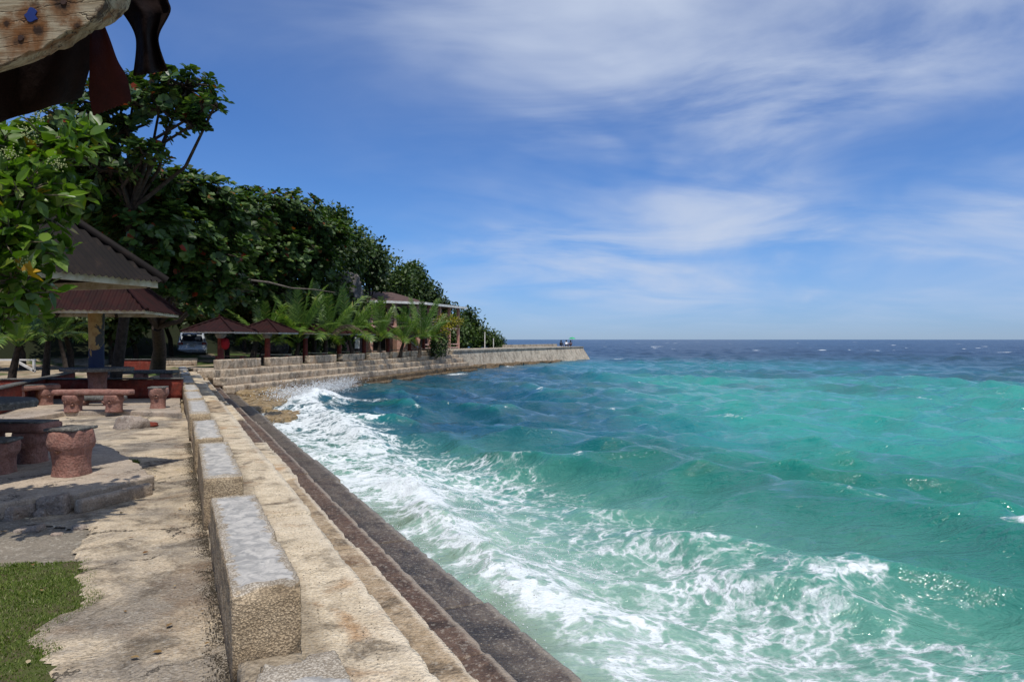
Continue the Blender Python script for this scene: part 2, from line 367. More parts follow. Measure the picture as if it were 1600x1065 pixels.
M['bush'] = leaf_mat('bush_leaf', [(0, (0.06, 0.12, 0.012)), (0.5, (0.10, 0.18, 0.02)), (0.9, (0.16, 0.25, 0.03)), (0.98, (0.30, 0.32, 0.04)), (1, (0.55, 0.30, 0.02))], trans=0.4, rough=0.4)
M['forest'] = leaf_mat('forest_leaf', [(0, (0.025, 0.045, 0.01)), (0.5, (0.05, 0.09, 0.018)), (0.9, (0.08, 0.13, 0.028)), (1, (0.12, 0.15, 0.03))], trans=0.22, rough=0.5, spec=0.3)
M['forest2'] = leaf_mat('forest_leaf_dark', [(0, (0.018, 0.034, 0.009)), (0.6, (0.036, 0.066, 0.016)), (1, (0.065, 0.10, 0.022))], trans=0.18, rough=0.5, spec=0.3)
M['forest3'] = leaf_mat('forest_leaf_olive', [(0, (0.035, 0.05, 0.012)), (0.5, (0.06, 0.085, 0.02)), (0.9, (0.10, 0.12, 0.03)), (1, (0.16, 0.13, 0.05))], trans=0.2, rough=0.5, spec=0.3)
M['palm'] = leaf_mat('palm_leaflet', [(0, (0.055, 0.11, 0.02)), (0.5, (0.11, 0.19, 0.032)), (0.9, (0.18, 0.27, 0.055)), (1, (0.30, 0.27, 0.09))], trans=0.35, rough=0.4)
M['palmdead'] = leaf_mat('dry_palm_leaflet', [(0, (0.09, 0.068, 0.045)), (1, (0.2, 0.16, 0.11))], trans=0.1, rough=0.8, tcol=(1, 1, 1), spec=0.1)
M['croton'] = leaf_mat('croton_leaf', [(0, (0.12, 0.12, 0.01)), (1, (0.42, 0.34, 0.03))], trans=0.3)
M['grass'] = leaf_mat('grass_blade', [(0, (0.065, 0.11, 0.015)), (0.6, (0.13, 0.18, 0.028)), (0.93, (0.20, 0.23, 0.06)), (1, (0.42, 0.38, 0.22))], trans=0.3, rough=0.6, spec=0.2)

def simple(name, col, rough=0.6, spec=0.4, metallic=0.0, var=0.35, sc=6, bump=0.3, local=False, col2=None, detail=5):
    m, n = new_mat(name)
    pos = n.node('ShaderNodeTexCoord').outputs['Object'] if local else n.node('ShaderNodeNewGeometry').outputs['Position']
    f = n.noise(pos, sc, detail, 0.65)
    c2 = col2 or tuple(c * (1 - var) for c in col)
    c = n.mix(n.smooth(f, 0.35, 0.68), col, c2)
    finish(n, c, rough, n.bump(n.noise(pos, sc * 4, 5, 0.6), bump, 0.01) if bump else None, spec, metallic); return m
M['dryleaf'] = leaf_mat('dry_leaf', [(0, (0.16, 0.08, 0.03)), (.6, (0.30, 0.2, 0.09)), (1, (0.5, 0.42, 0.28))], trans=.05, rough=.8, spec=.1, tcol=(1, 1, 1))
M['dirt_dark'] = simple('dark_soil', (0.045, 0.036, 0.026), .95, .05, col2=(0.085, 0.07, 0.05), sc=30)
M['bark'] = simple('bark', (0.055, 0.042, 0.033), 0.9, 0.2, col2=(0.022, 0.017, 0.013), sc=9, bump=0.9)
M['bark_pale'] = simple('pale_bark', (0.15, 0.125, 0.10), 0.9, 0.2, col2=(0.07, 0.06, 0.05), sc=8, bump=0.8)
M['twig'] = simple('twig', (0.16, 0.13, 0.09), 0.8, 0.2)
M['white'] = simple('white_paint', (0.72, 0.70, 0.66), 0.6, 0.3, col2=(0.5, 0.46, 0.4), sc=3)
M['cream'] = simple('cream_fascia', (0.55, 0.50, 0.38), 0.7, 0.3, col2=(0.36, 0.28, 0.17), sc=7)
M['darkwood'] = simple('dark_wood', (0.05, 0.035, 0.026), 0.8, 0.2)
M['rail'] = simple('rail_paint', (0.60, 0.40, 0.34), 0.7, 0.3, sc=2)
M['dark'] = simple('dark_interior', (0.012, 0.011, 0.010), 0.9, 0.1)
M['redpost'] = simple('red_post', (0.26, 0.05, 0.03), 0.7, 0.3, col2=(0.12, 0.025, 0.02), sc=5)
M['redcloth'] = simple('red_cloth', (0.34, 0.02, 0.025), 0.9, 0.1)
M['capital'] = simple('post_capital', (0.33, 0.31, 0.28), 0.8)

def roof_mat(name, a, b, rust):
    m, n = new_mat(name); pos = n.node('ShaderNodeNewGeometry').outputs['Position']
    c = n.mix(n.smooth(n.noise(pos, 3, 6, 0.65), 0.35, 0.65), a, b)
    c = n.mix(n.math('MULTIPLY', n.smooth(n.noise(pos, 5, 7, 0.7, 0.5), 0.55, 0.68), 0.7), c, rust)
    finish(n, c, 0.75, n.bump(n.noise(pos, 30, 4), 0.3, 0.005), 0.15); return m
M['roof_shade_dark'] = roof_mat('weathered_shade_toned_roof', (0.012, 0.0085, 0.0075), (0.007, 0.0055, 0.005), (0.035, 0.022, 0.015))  # base colour lowered so that it carries the tree shade over this roof
M['roof_red'] = roof_mat('maroon_roof', (0.026, 0.0065, 0.0055), (0.015, 0.005, 0.0045), (0.014, 0.008, 0.006))  # maroon darkened further, shade on the pavilion roofs is in the colour
M['roof_brown'] = roof_mat('brown_roof', (0.10, 0.062, 0.052), (0.07, 0.045, 0.04), (0.15, 0.09, 0.07))

def post_mat():
    m, n = new_mat('peeling_yellow_post'); t = n.node('ShaderNodeTexCoord').outputs['Object']
    s = n.node('ShaderNodeSeparateXYZ'); n.set(s, 0, t)
    nz = n.noise(t, 3.5, 4, 0.6, 0.4)
    y = n.mix(n.smooth(n.noise(t, 8, 6, 0.7), 0.4, 0.65), (0.36, 0.24, 0.09), (0.26, 0.15, 0.055))
    y = n.mix(n.smooth(n.math('ADD', n.math('MULTIPLY', s.outputs[0], 1.9), nz), 0.68, 0.72), y, (0.05, 0.05, 0.045))
    blue = n.smooth(n.math('ADD', s.outputs[2], n.math('MULTIPLY', n.math('SUBTRACT', nz, .5), 1.6)), 1.22, 1.17)
    finish(n, n.mix(blue, y, (0.018, 0.026, 0.06)), 0.75, n.bump(n.noise(t, 20, 4), 0.4, 0.01), 0.3); return m
M['post'] = post_mat()

# ------------------------------------------------------------------ sea
SEA = -1.25
def build_sea():
    # fan of rings round the shore, fine near and coarse far, waves are real heights
    na, nr = 780, 760
    az = np.linspace(R(-64), R(72), na)
    tt = np.linspace(0, 1, nr)
    # radial spacing: half of the rings within 40 m
    r = 2.2 * (9000 / 2.2) ** (tt ** 1.35)
    A, Rr = np.meshgrid(az, r, indexing='ij')
    X = Rr * np.sin(A); Y = Rr * np.cos(A)
    cw = X * CT + Y * ST; tw = -X * ST + Y * CT               # seaward / along-wall coordinates
    amp_near = (sstep(cw, 2.2, 7.0) * 0.75 + 0.25) * (0.45 + 0.55 * sstep(X - np.interp(Y, [20, 33, 58.5, 68.5, 80, 100.5], [-15, -13.75, -7.9, -4.6, 0, 10.2]) + 100 * (Y < 27), 2.5, 10))
    Z = np.zeros_like(X); DX = np.zeros_like(X); DY = np.zeros_like(X); crest = np.zeros_like(X)
    rs = np.random.default_rng(11)
    base_dir = math.atan2(-0.75, -0.75)                      # waves run towards the shore and the viewer
    for k in range(54):
        L = 14.0 * (0.62 / 14.0) ** (k / 53.0) * rs.uniform(0.85, 1.15)
        th = base_dir + rs.normal(0, 0.42 + 0.4 * (k / 53))
        a = 0.0125 * L ** 0.92 * rs.uniform(0.6, 1.2)
        if L > 5: a *= 0.40
        if L < 2.5: a *= 1.25
        kx, ky = math.cos(th) * 2 * PI / L, math.sin(th) * 2 * PI / L
        ph = kx * X + ky * Y + rs.uniform(0, 2 * PI)
        if L > 3: ph = ph + 0.9 * (fbm(np.stack([X / 22 + k, Y / 22, X * 0], -1), 90 + k, 2) - 0.5) * 6
        fall = 1 / (1 + (Rr / (L * 75)) ** 2)                # rings too coarse for short waves far out
        fa = a * fall
        Z += fa * np.cos(ph); DX -= 0.75 * fa * math.cos(th) * np.sin(ph); DY -= 0.75 * fa * math.sin(th) * np.sin(ph)
    grp = 0.65 + 0.7 * fbm(np.stack([X / 9, Y / 9, X * 0], -1), 5, 2)
    Z *= amp_near * grp; DX *= amp_near * grp; DY *= amp_near * grp
    lim = 0.5 * 1.0
    # the swell that is about to break along the wall
    wob = (fbm(np.stack([tw / 3.0, tw * 0, tw * 0], -1), 21, 3) - 0.5)
    def ridge(c0, t0, t1, h, wd):
        e = np.exp(-((cw - c0 - 1.6 * wob) / wd) ** 2) * sstep(tw, t0, t0 + 2.5) * (1 - sstep(tw, t1 - 3, t1)); return h * e
    rg1 = ridge(3.9, 5.5, 15.5, 0.17, 0.34); rg2 = ridge(9.2, 1, 20, 0.34, 1.1)
    rg3 = ridge(5.0, 16, 27, 0.13, 0.45)
    # heap of water in the bay corner
    bx, by = -8.9, 31.5
    bay = np.exp(-(((X - bx) * 0.9 + (Y - by) * 0.15) / 1.1) ** 2 - ((Y - by) / 3.4) ** 2)
    bay2 = np.exp(-((X + 6.6) / 2.6) ** 2 - ((Y - 27.0) / 1.0) ** 2)
    jag = fbm(np.stack([X * 1.6, Y * 1.6, X * 0], -1), 31, 4)
    Z2 = Z + rg1 * (0.6 + jag * 0.8) + rg2 + rg3 * (0.5 + jag) + bay * 0.5 * (0.2 + jag * 1.6) + bay2 * 0.35
    # ---- foam amount
    n1 = fbm(np.stack([X / 3.2, Y / 3.2, X * 0], -1), 41, 4); n2 = fbm(np.stack([X / 0.9, Y / 0.9, X * 0], -1), 51, 3)
    nl = fbm(np.stack([X / 8.0, Y / 8.0, X * 0], -1), 61, 3)
    edge = 7.5 + 1.5 * (nl - 0.5) * 2 - 0.10 * np.clip(tw - 9, 0, 14)
    lace = 1 - sstep(cw, edge - 2.4, edge + 1.0)
    foam = 0.445 * lace + 0.34 * (n1 - 0.5) * 2 * lace
    foam += 0.20 * (1 - sstep(cw, 3.0, 4.6)) * sstep(n1, 0.3, 0.65) + 0.05 * sstep(tw, 13, 18) * lace
    foam += np.clip(rg1 / 0.17, 0, 1) * 0.42 * sstep(n2, .25, .5) + np.clip(rg3 / 0.13, 0, 1) * 0.25 * sstep(n2, .3, .55)
    foam -= 0.55 * np.exp(-((cw - 3.05) / 0.32) ** 2) * sstep(tw, 3.5, 5) * (1 - sstep(tw, 10, 13)) * sstep(n2, 0.3, 0.55)
    d_ret = None
    # along the far quay
    rx = -20.74 + 0.2213 * Y + 2.3
    dr = X - rx
    foam += np.where((Y > 27) & (Y < 47), 0.62 * np.exp(-np.abs(dr) / 1.6) * sstep(n1 + (40 - Y) * 0.025, 0.35, 0.7), 0)
    foam += np.where((Y > 22) & (Y < 40), 0.4 * np.exp(-((X + 8.0) / 4.2) ** 2 - ((Y - 30) / 5.5) ** 2) * sstep(n1, 0.36, 0.62), 0)
    foam += bay * 0.75 * sstep(jag, .3, .55) + 0.3 * bay2 * sstep(n1, 0.4, 0.55)
    # jetty head and ledge foam
    for (fx, fy, sx, sy, am) in ((13.2, 101.5, 4.5, 1.6, 1.0), (9, 99, 2.2, 0.8, .7), (-1.0, 73.5, 1.4, 1.3, 1.0), (5, 90, 3.5, 1.0, 0.55), (-4.6, 58, 1.0, 2.0, .6)):
        foam += am * np.exp(-((X - fx) / sx) ** 2 - ((Y - fy) / sy) ** 2) * sstep(n1, 0.3, 0.55)
    # small crests breaking off shore
    cr = sstep(Z, 0.14, 0.27) * sstep(n2, 0.50, 0.66) * sstep(nl, 0.42, 0.60) * (1 - sstep(Rr, 30, 70))
    foam += 0.62 * cr
    # whitecaps towards the horizon
    wc = vnoise(np.stack([X / 9.0 + 70, Y / 3.2, X * 0], -1), 77)
    foam += 0.8 * sstep(wc, 0.93, 0.975) * sstep(Rr, 110, 160) * (1 - sstep(Rr, 900, 1500))
    cap_ = 0.53 + 0.22 * sstep(n2, .45, .6) * sstep(n1, .4, .6) + 0.5 * np.clip(rg1 / .17, 0, 1) * sstep(cw, 3.4, 3.9) + 0.4 * bay * sstep(jag, .4, .6)
    foam = np.clip(np.minimum(foam, np.where((Rr < 50) & (cw < 9), cap_, 1.1)), 0, 1.15)
    Z2 = Z2 + np.where(Rr < 45, 0.11 * np.clip(foam, 0, 1) * (fbm(np.stack([X * 3.6, Y * 3.6, X * 0], -1), 301, 3) - .35), 0)
    # ---- colour of the water over sand, reef and depth
    def c3(*c): return np.array(c)
    deep = c3(0.006, 0.042, 0.100); blue = c3(0.008, 0.066, 0.112); teal = c3(0.012, 0.125, 0.115); turq = c3(0.022, 0.26, 0.225); pale = c3(0.13, 0.32, 0.24); milk = c3(0.30, 0.42, 0.33)
    def mixc(a, b, f): return a * (1 - f[..., None]) + b * f[..., None]
    big = fbm(np.stack([X / 26, Y / 26, X * 0], -1), 101, 4); med = fbm(np.stack([X / 7 + 3, Y / 7, X * 0], -1), 111, 4)
    col = np.broadcast_to(deep, X.shape + (3,)).copy()
    col = mixc(col, blue, 1 - sstep(Y, 70, 150))
    far_t = (1 - sstep(Y + 18 * (big - .5), 74, 104)) * sstep(X + 8 * (big - 0.5), -1, 7) * (1 - sstep(X - Y * 0.04, 20, 52))
    col = mixc(col, c3(0.012, 0.19, 0.235), 0.85 * far_t)
    shelf = (1 - sstep(Y + X * 0.45 + 16 * (big - .5), 52, 66)) * sstep(X - 0.06 * Y + 7 * (big - 0.5) + 2.5 * (med - .5), 1.6, 7.5) * (1 - 0.0 * X)
    col = mixc(col, turq, shelf)
    # reef patches left of the shelf
    left = (1 - sstep(Y, 38, 75)) * (1 - shelf)
    col = mixc(col, c3(0.010, 0.082, 0.105), left * sstep(med, 0.3, 0.6) * .8)
    reef = sstep(med, 0.60, 0.72) * (1 - sstep(Y, 45, 70)) * sstep(Y, 14, 20)
    col = mixc(col, c3(0.010, 0.075, 0.10), 0.5 * reef)
    streak = sstep(fbm(np.stack([X / 30, Y / 7, X * 0], -1), 131, 3), 0.56, 0.66) * sstep(Y, 42, 48) * (1 - sstep(Y, 60, 70))
    col = mixc(col, c3(0.012, 0.085, 0.15), 0.6 * streak)
    near = 1 - sstep(Y + 0.25 * X + 5 * (big - .5), 15, 24)
    col = mixc(col, c3(0.010, 0.145, 0.108), 0.85 * near)
    col = mixc(col, c3(0.05, 0.27, 0.20), 0.6 * near * sstep(n1, 0.45, 0.7) * (1 - sstep(Rr, 9, 16)))
    col = mixc(col, pale, 0.72 * (1 - sstep(cw + 2 * (n1 - .5), 5.5, 9.5)) * (1 - sstep(Y, 14, 24)))
    col = mixc(col, milk, 0.8 * (1 - sstep(cw + 1.5 * (n1 - .5), 3.2, 6.4)) * (1 - sstep(Y, 9, 20)))
    col = mixc(col, c3(0.16, 0.19, 0.12), 0.6 * np.exp(-((cw - 3.0) / 0.5) ** 2) * sstep(n2, .3, .6) * (1 - sstep(tw, 10, 16)))
    # thin crests let light through
    col = mixc(col, c3(0.02, 0.27, 0.20), 0.35 * sstep(Z, 0.08, 0.3) * (1 - sstep(Rr, 30, 60)))
    P = np.stack([X + DX, Y + DY, SEA + Z2], -1).reshape(-1, 3)
    i, j = np.meshgrid(np.arange(na - 1), np.arange(nr - 1), indexing='ij'); i, j = i.ravel(), j.ravel()
    Fc = np.stack([i * nr + j, i * nr + j + 1, (i + 1) * nr + j + 1, (i + 1) * nr + j], 1)[:, ::-1]
    me = mesh_np('sea', P, [Fc], smooth=True)
    a = me.attributes.new('foam', 'FLOAT', 'POINT'); a.data.foreach_set('value', foam.ravel().astype(np.float32))
    ca = me.attributes.new('water', 'FLOAT_COLOR', 'POINT')
    ca.data.foreach_set('color', np.concatenate([col.reshape(-1, 3), np.ones((na * nr, 1))], 1).astype(np.float32).ravel())
    m, n = new_mat('sea_water')
    geo = n.node('ShaderNodeNewGeometry'); pos = geo.outputs['Position']
    fl = n.node('ShaderNodeAttribute', attribute_name='foam').outputs['Fac']
    wc_ = n.node('ShaderNodeAttribute', attribute_name='water').outputs['Color']
    flat = n.vmath('MULTIPLY', pos, (1, 1, 0.0))
    dist = n.vmath('SUBTRACT', n.noise(flat, 0.9, 4, 0.6, out=1), (0.5, 0.5, 0.5))
    dd = n.vmath('ADD', flat, n.vmath('SCALE', dist, scale=1.1))
    dist2 = n.vmath('SUBTRACT', n.noise(flat, 3.5, 3, 0.6, out=1), (0.5, 0.5, 0.5))
    dd2 = n.vmath('ADD', dd, n.vmath('SCALE', dist2, scale=0.35))
    e1 = n.smooth(n.voro(dd2, 1.6, 'DISTANCE_TO_EDGE'), 0.0, 0.30, 1.0, 0.0)
    e2 = n.smooth(n.voro(dd2, 4.6, 'DISTANCE_TO_EDGE'), 0.0, 0.30, 1.0, 0.0)
    nz = n.noise(dd, 2.6, 7, 0.68); nz2 = n.noise(dd, 11, 5, 0.7)
    val = n.math('ADD', n.math('MULTIPLY', e1, 0.27), n.math('ADD', n.math('MULTIPLY', e2, 0.24), n.math('ADD', n.math('MULTIPLY', n.math('SUBTRACT', nz, 0.5), 0.85), n.math('MULTIPLY', n.math('SUBTRACT', nz2, 0.5), 0.45))))
    val = n.math('ADD', n.math('SUBTRACT', val, 0.22), fl)
    mask = n.math('MULTIPLY', n.smooth(val, 0.47, 0.72), n.smooth(fl, 0.06, 0.25))
    thin = n.math('MULTIPLY', n.smooth(val, 0.28, 0.62), n.math('MULTIPLY', n.smooth(fl, 0.1, 0.35), 0.38))
    spark = n.math('MULTIPLY', n.smooth(n.noise(flat, 7.5, 5, 0.75), 0.705, 0.74), n.smooth(n.noise(flat, 0.5, 3), 0.5, 0.62))
    spark = n.math('MULTIPLY', spark, 0.0)
    wcol = n.mix(n.smooth(n.noise(flat, 0.55, 6, 0.6), 0.35, 0.7, 0.0, 0.35), wc_, n.mix(1.0, wc_, (0.55, 0.62, 0.7), 'MULTIPLY'))
    dlen = n.vmath('LENGTH', pos)
    # ripples
    mpn = n.node('ShaderNodeMapping'); n.set(mpn, 0, flat); n.set(mpn, 'Rotation', (0, 0, R(40))); n.set(mpn, 'Scale', (1.0, 1.9, 1.0))
    r1 = n.noise(mpn.outputs[0], 1.1, 5, 0.62, 0.3); r2 = n.noise(mpn.outputs[0], 4.2, 4, 0.6, 0.2)
    far = n.smooth(dlen, 25, 140)
    hh = n.math('ADD', n.math('MULTIPLY', r1, 0.75), n.math('MULTIPLY', r2, 0.16))
    hfar = n.math('MULTIPLY', n.noise(n.vmath('MULTIPLY', flat, (0.6, 1.0, 1.0)), 0.42, 8, 0.72), n.math('MULTIPLY', far, 2.0))
    bmp = n.bump(n.math('ADD', hh, hfar), 0.75, 0.30)
    bmp2 = n.bump(n.math('ADD', n.math('MULTIPLY', nz2, 0.5), mask), 0.6, 0.05, bmp)
    water = n.node('ShaderNodeBsdfPrincipled'); n.set(water, 'Base Color', n.mix(thin, wcol, (0.55, 0.62, 0.58))); n.set(water, 'Roughness', n.math('ADD', n.math('MULTIPLY', far, 0.22), 0.07))
    n.set(water, 'IOR', 1.33); n.set(water, 'Specular IOR Level', 0.5); n.set(water, 'Normal', bmp)
    fo = n.node('ShaderNodeBsdfPrincipled'); n.set(fo, 'Base Color', (0.70, 0.74, 0.75)); n.set(fo, 'Roughness', 0.8); n.set(fo, 'Specular IOR Level', 0.2); n.set(fo, 'Normal', bmp2)
    mx = n.node('ShaderNodeMixShader'); n.set(mx, 0, n.math('MULTIPLY', mask, n.smooth(n.noise(dd, 5, 5, .7), .3, .6, .62, .97))); n.l.new(water.outputs[0], mx.inputs[1]); n.l.new(fo.outputs[0], mx.inputs[2])
    o = n.node('ShaderNodeOutputMaterial'); n.l.new(mx.outputs[0], o.inputs[0])
    return tag(link('sea', me, m), kind='structure')
build_sea()

# ------------------------------------------------------------------ terrain, path, grass
def RX(y): return -20.74 + 0.2213 * y              # block line of the far quay
def poly_in(X, Y, poly):
    ins = np.zeros(X.shape, bool); n = len(poly)
    for i in range(n):
        x1, y1 = poly[i]; x2, y2 = poly[(i + 1) % n]
        cond = ((y1 > Y) != (y2 > Y)) & (X < (x2 - x1) * (Y - y1) / (y2 - y1 + 1e-12) + x1)
        ins ^= cond
    return ins
QP = [(-16.9, 36.3), (-13.75, 33.0), (-7.9, 58.5), (-4.6, 68.5), (0.0, 80.0), (10.2, 100.5)]   # line of the far quay wall
def shore_x(Y):
    ys = [33.0, 58.5, 68.5, 80.0, 100.5]; xs = [-13.75, -7.9, -4.6, 0.0, 10.2]
    return np.interp(Y, ys, xs)
def hill(X, Y):
    g = 0.2 * sstep(Y, 22, 32) + 0.25 * sstep(Y - X * 0.2, 42, 56)
    e = shore_x(Y) - X                                   # distance inland on the far side
    h = 7.2 * sstep(e, 9, 27) * sstep(Y, 33, 50) * (1 - sstep(Y, 68, 98)) 
    h = h + 5.0 * sstep(-X, 24, 42) * sstep(Y, 24, 42) * (1 - sstep(Y, 80, 110))
    return g + h * (0.8 + 0.4 * fbm(np.stack([X / 8, Y / 8, X * 0], -1), 201, 3))
def build_ground():
    xs = np.concatenate([np.linspace(-160, -42, 30), np.linspace(-41, 2, 130)]); ys = np.concatenate([np.linspace(-60, 0, 16), np.linspace(1, 90, 200), np.linspace(93, 160, 20)])
    X, Y = np.meshgrid(xs, ys, indexing='ij')
    Z = hill(X, Y) + 0.03 * (fbm(np.stack([X * 1.3, Y * 1.3, X * 0], -1), 211, 3) - .5) - 0.02
    cw = X * CT + Y * ST; tw = -X * ST + Y * CT
    # the land stops at the walls
    lim = np.where(Y < 34.5, 0.42 - cw, shore_x(Y) - 0.15 - X)
    lim = np.where(Y > 84, -4 - 0.5 * (Y - 84) - X, lim)
    Z = np.where(lim < 0, -1.8, Z)
    me_i, me_j = np.meshgrid(np.arange(len(xs) - 1), np.arange(len(ys) - 1), indexing='ij'); i, j = me_i.ravel(), me_j.ravel(); k = len(ys)
    Fc = np.stack([i * k + j, (i + 1) * k + j, (i + 1) * k + j + 1, i * k + j + 1], 1)
    L = lim.ravel(); keep = (L[Fc] > -0.4).any(1)
    # edge vertices snap to the wall line instead of dropping
    Xf, Yf, Zf = X.ravel().copy(), Y.ravel(), hill(X, Y).ravel()
    fix = (L < 0); Xf[fix & (Yf < 34.5)] += L[fix & (Yf < 34.5)] / CT; Xf[fix & (Yf >= 34.5)] += L[fix & (Yf >= 34.5)]
    Zf = Zf - 0.03
    ring = (Xf > -7) & (Yf < 20); Zf[ring] -= 0.0
    me = mesh_np('ground', np.stack([Xf, Yf, Zf], 1), [Fc[keep]], smooth=True)
    m, n = new_mat('shore_ground'); pos = n.node('ShaderNodeNewGeometry').outputs['Position']
    s = n.node('ShaderNodeSeparateXYZ'); n.set(s, 0, pos)
    c = n.mix(n.smooth(n.noise(pos, 0.5, 6, 0.65), 0.38, 0.62), (0.42, 0.34, 0.24), (0.25, 0.19, 0.12))
    c = n.mix(n.smooth(n.noise(pos, 3, 7, 0.7), 0.5, 0.7), c, (0.07, 0.055, 0.035))
    gr = n.smooth(n.math('ADD', n.noise(pos, 0.35, 5), n.math('MULTIPLY', s.outputs[1], 0.006)), 0.70, 0.78)
    c = n.mix(gr, c, (0.06, 0.085, 0.025))
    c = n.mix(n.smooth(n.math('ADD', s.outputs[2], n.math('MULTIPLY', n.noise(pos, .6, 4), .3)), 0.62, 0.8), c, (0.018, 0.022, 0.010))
    finish(n, c, 0.95, n.bump(n.noise(pos, 25, 5, 0.7), 0.7, 0.03), 0.1)
    tag(link('ground', me, m), kind='structure')
build_ground()

def sheet(name, poly, z, res, mat, wob=0.12, amp=0.01, seed=1, kind='structure', edge_drop=0.05, fine=1.0):
    """a thin laid surface with a ragged outline; poly in x,y"""
    P = np.array(poly, float); x0, y0 = P.min(0) - 0.3; x1, y1 = P.max(0) + 0.3
    xs = np.arange(x0, x1, res); ys = np.arange(y0, y1, res)
    X, Y = np.meshgrid(xs, ys, indexing='ij')
    q = np.stack([X * 3 * fine, Y * 3 * fine, X * 0], -1)
    U = X + wob * (fbm(q, seed, 4, 0.6) - .5) * 2; Vv = Y + wob * (fbm(q, seed + 5, 4, 0.6) - .5) * 2
    ins = poly_in(U, Vv, [tuple(p) for p in P])
    q2 = np.stack([X * 2.2, Y * 2.2, X * 0], -1)
    Z = z + amp * (fbm(q2, seed + 9, 5, 0.62) - .5) * 2
    i, j = np.meshgrid(np.arange(len(xs) - 1), np.arange(len(ys) - 1), indexing='ij'); i, j = i.ravel(), j.ravel(); k = len(ys)
    Fc = np.stack([i * k + j, (i + 1) * k + j, (i + 1) * k + j + 1, i * k + j + 1], 1)
    I = ins.ravel(); keep = I[Fc].sum(1) >= 3
    Zf = Z.ravel(); edge = ~I; Zf[edge] -= edge_drop
    used, inv = np.unique(Fc[keep], return_inverse=True)
    V = np.stack([X.ravel(), Y.ravel(), Zf], 1)[used]
    me = mesh_np(name, V, [inv.reshape(-1, 4)], smooth=True)
    return tag(link(name, me, mat), kind=kind)

def W2(c, t): v = Wf(c, t); return (v.x, v.y)
path_poly = [W2(0.40, -1.0), W2(0.40, 11), W2(0.40, 17.0), (-9.6, 16.2), (-12.5, 13.0), (-7.0, 9.5), (-4.6, 8.2), (-4.0, 7.2), (-4.35, 6.1), (-3.55, 5.9), (-3.25, 5.2), (-2.75, 4.5), (-2.62, 3.9), (-2.2, 3.3), (-2.1, 2.6), (-1.9, 1.0), (-1.9, -1)]
sheet('path', path_poly, 0.0, 0.045, M['path'], wob=0.14, amp=0.016, seed=3)
dirt_poly = [(-3.4, 6.2), (-3.05, 5.1), (-3.2, 4.7), (-7, 4.7), (-9, 8.5), (-5.0, 8.3), (-4.2, 6.6)]
sheet('dirt_patch', dirt_poly, -0.012, 0.06, M['dirt'], wob=0.12, amp=0.03, seed=8)
M['turf'] = simple('turf_soil', (0.065, 0.085, 0.022), 0.95, 0.1, col2=(0.085, 0.065, 0.04), sc=5, bump=0.8)
grass_poly = [(-3.4, 5.02), (-3.05, 5.12), (-2.55, 4.4), (-2.5, 3.8), (-2.05, 3.2), (-1.95, 2.5), (-1.8, 1.0), (-5.5, 1.0), (-7.5, 5.35), (-4.6, 5.28), (-3.9, 4.98)]
sheet('lawn', grass_poly, -0.006, 0.06, M['turf'], wob=0.13, amp=0.008, seed=12)

def grass_blades(name, poly, n, seed, hmin=0.008, hmax=0.022, z0=-0.01, bare=0.05):
    r = np.random.default_rng(seed); P = np.array(poly, float); lo, hi = P.min(0), P.max(0)
    X = r.uniform(lo[0], hi[0], n * 2); Y = r.uniform(lo[1], hi[1], n * 2)
    q = np.stack([X * 3, Y * 3, X * 0], -1)
    keep = poly_in(X + 0.2 * (fbm(q, seed, 3) - .5), Y + 0.2 * (fbm(q, seed + 3, 3) - .5), [tuple(p) for p in poly]) & (fbm(q * 0.6, seed + 8, 4) > bare)
    X, Y = X[keep][:n], Y[keep][:n]; k = len(X)
    a = r.uniform(0, 2 * PI, k); h = r.uniform(hmin, hmax, k); wd = r.uniform(0.003, 0.006, k); ln = r.uniform(0.2, 0.9, k)
    V = np.empty((k, 3, 3)); dx, dy = np.cos(a), np.sin(a); z = np.full(k, z0)
    V[:, 0] = np.stack([X - dx * wd, Y - dy * wd, z], 1); V[:, 1] = np.stack([X + dx * wd, Y + dy * wd, z], 1)
    V[:, 2] = np.stack([X - dy * h * ln, Y + dx * h * ln, z + h], 1)
    me = mesh_np(name, V.reshape(-1, 3), [np.arange(k * 3).reshape(-1, 3)])
    return tag(link(name, me, M['grass']), label=None, kind='stuff')
g = grass_blades('grass', grass_poly, 230000, 5); tag(g, 'short green lawn grass at the near left beside the concrete path', 'grass')
c0 = at(164, 8.9, 0)
gp = [(c0.x + 0.42 * math.cos(a) , c0.y + 0.30 * math.sin(a)) for a in np.linspace(0, 2 * PI, 12, endpoint=False)]
g = grass_blades('grass_tuft', gp, 9000, 9, 0.02, 0.07, 0.0, 0.1); tag(g, 'small round tuft of bright grass growing through the path beside the stump stool', 'grass')

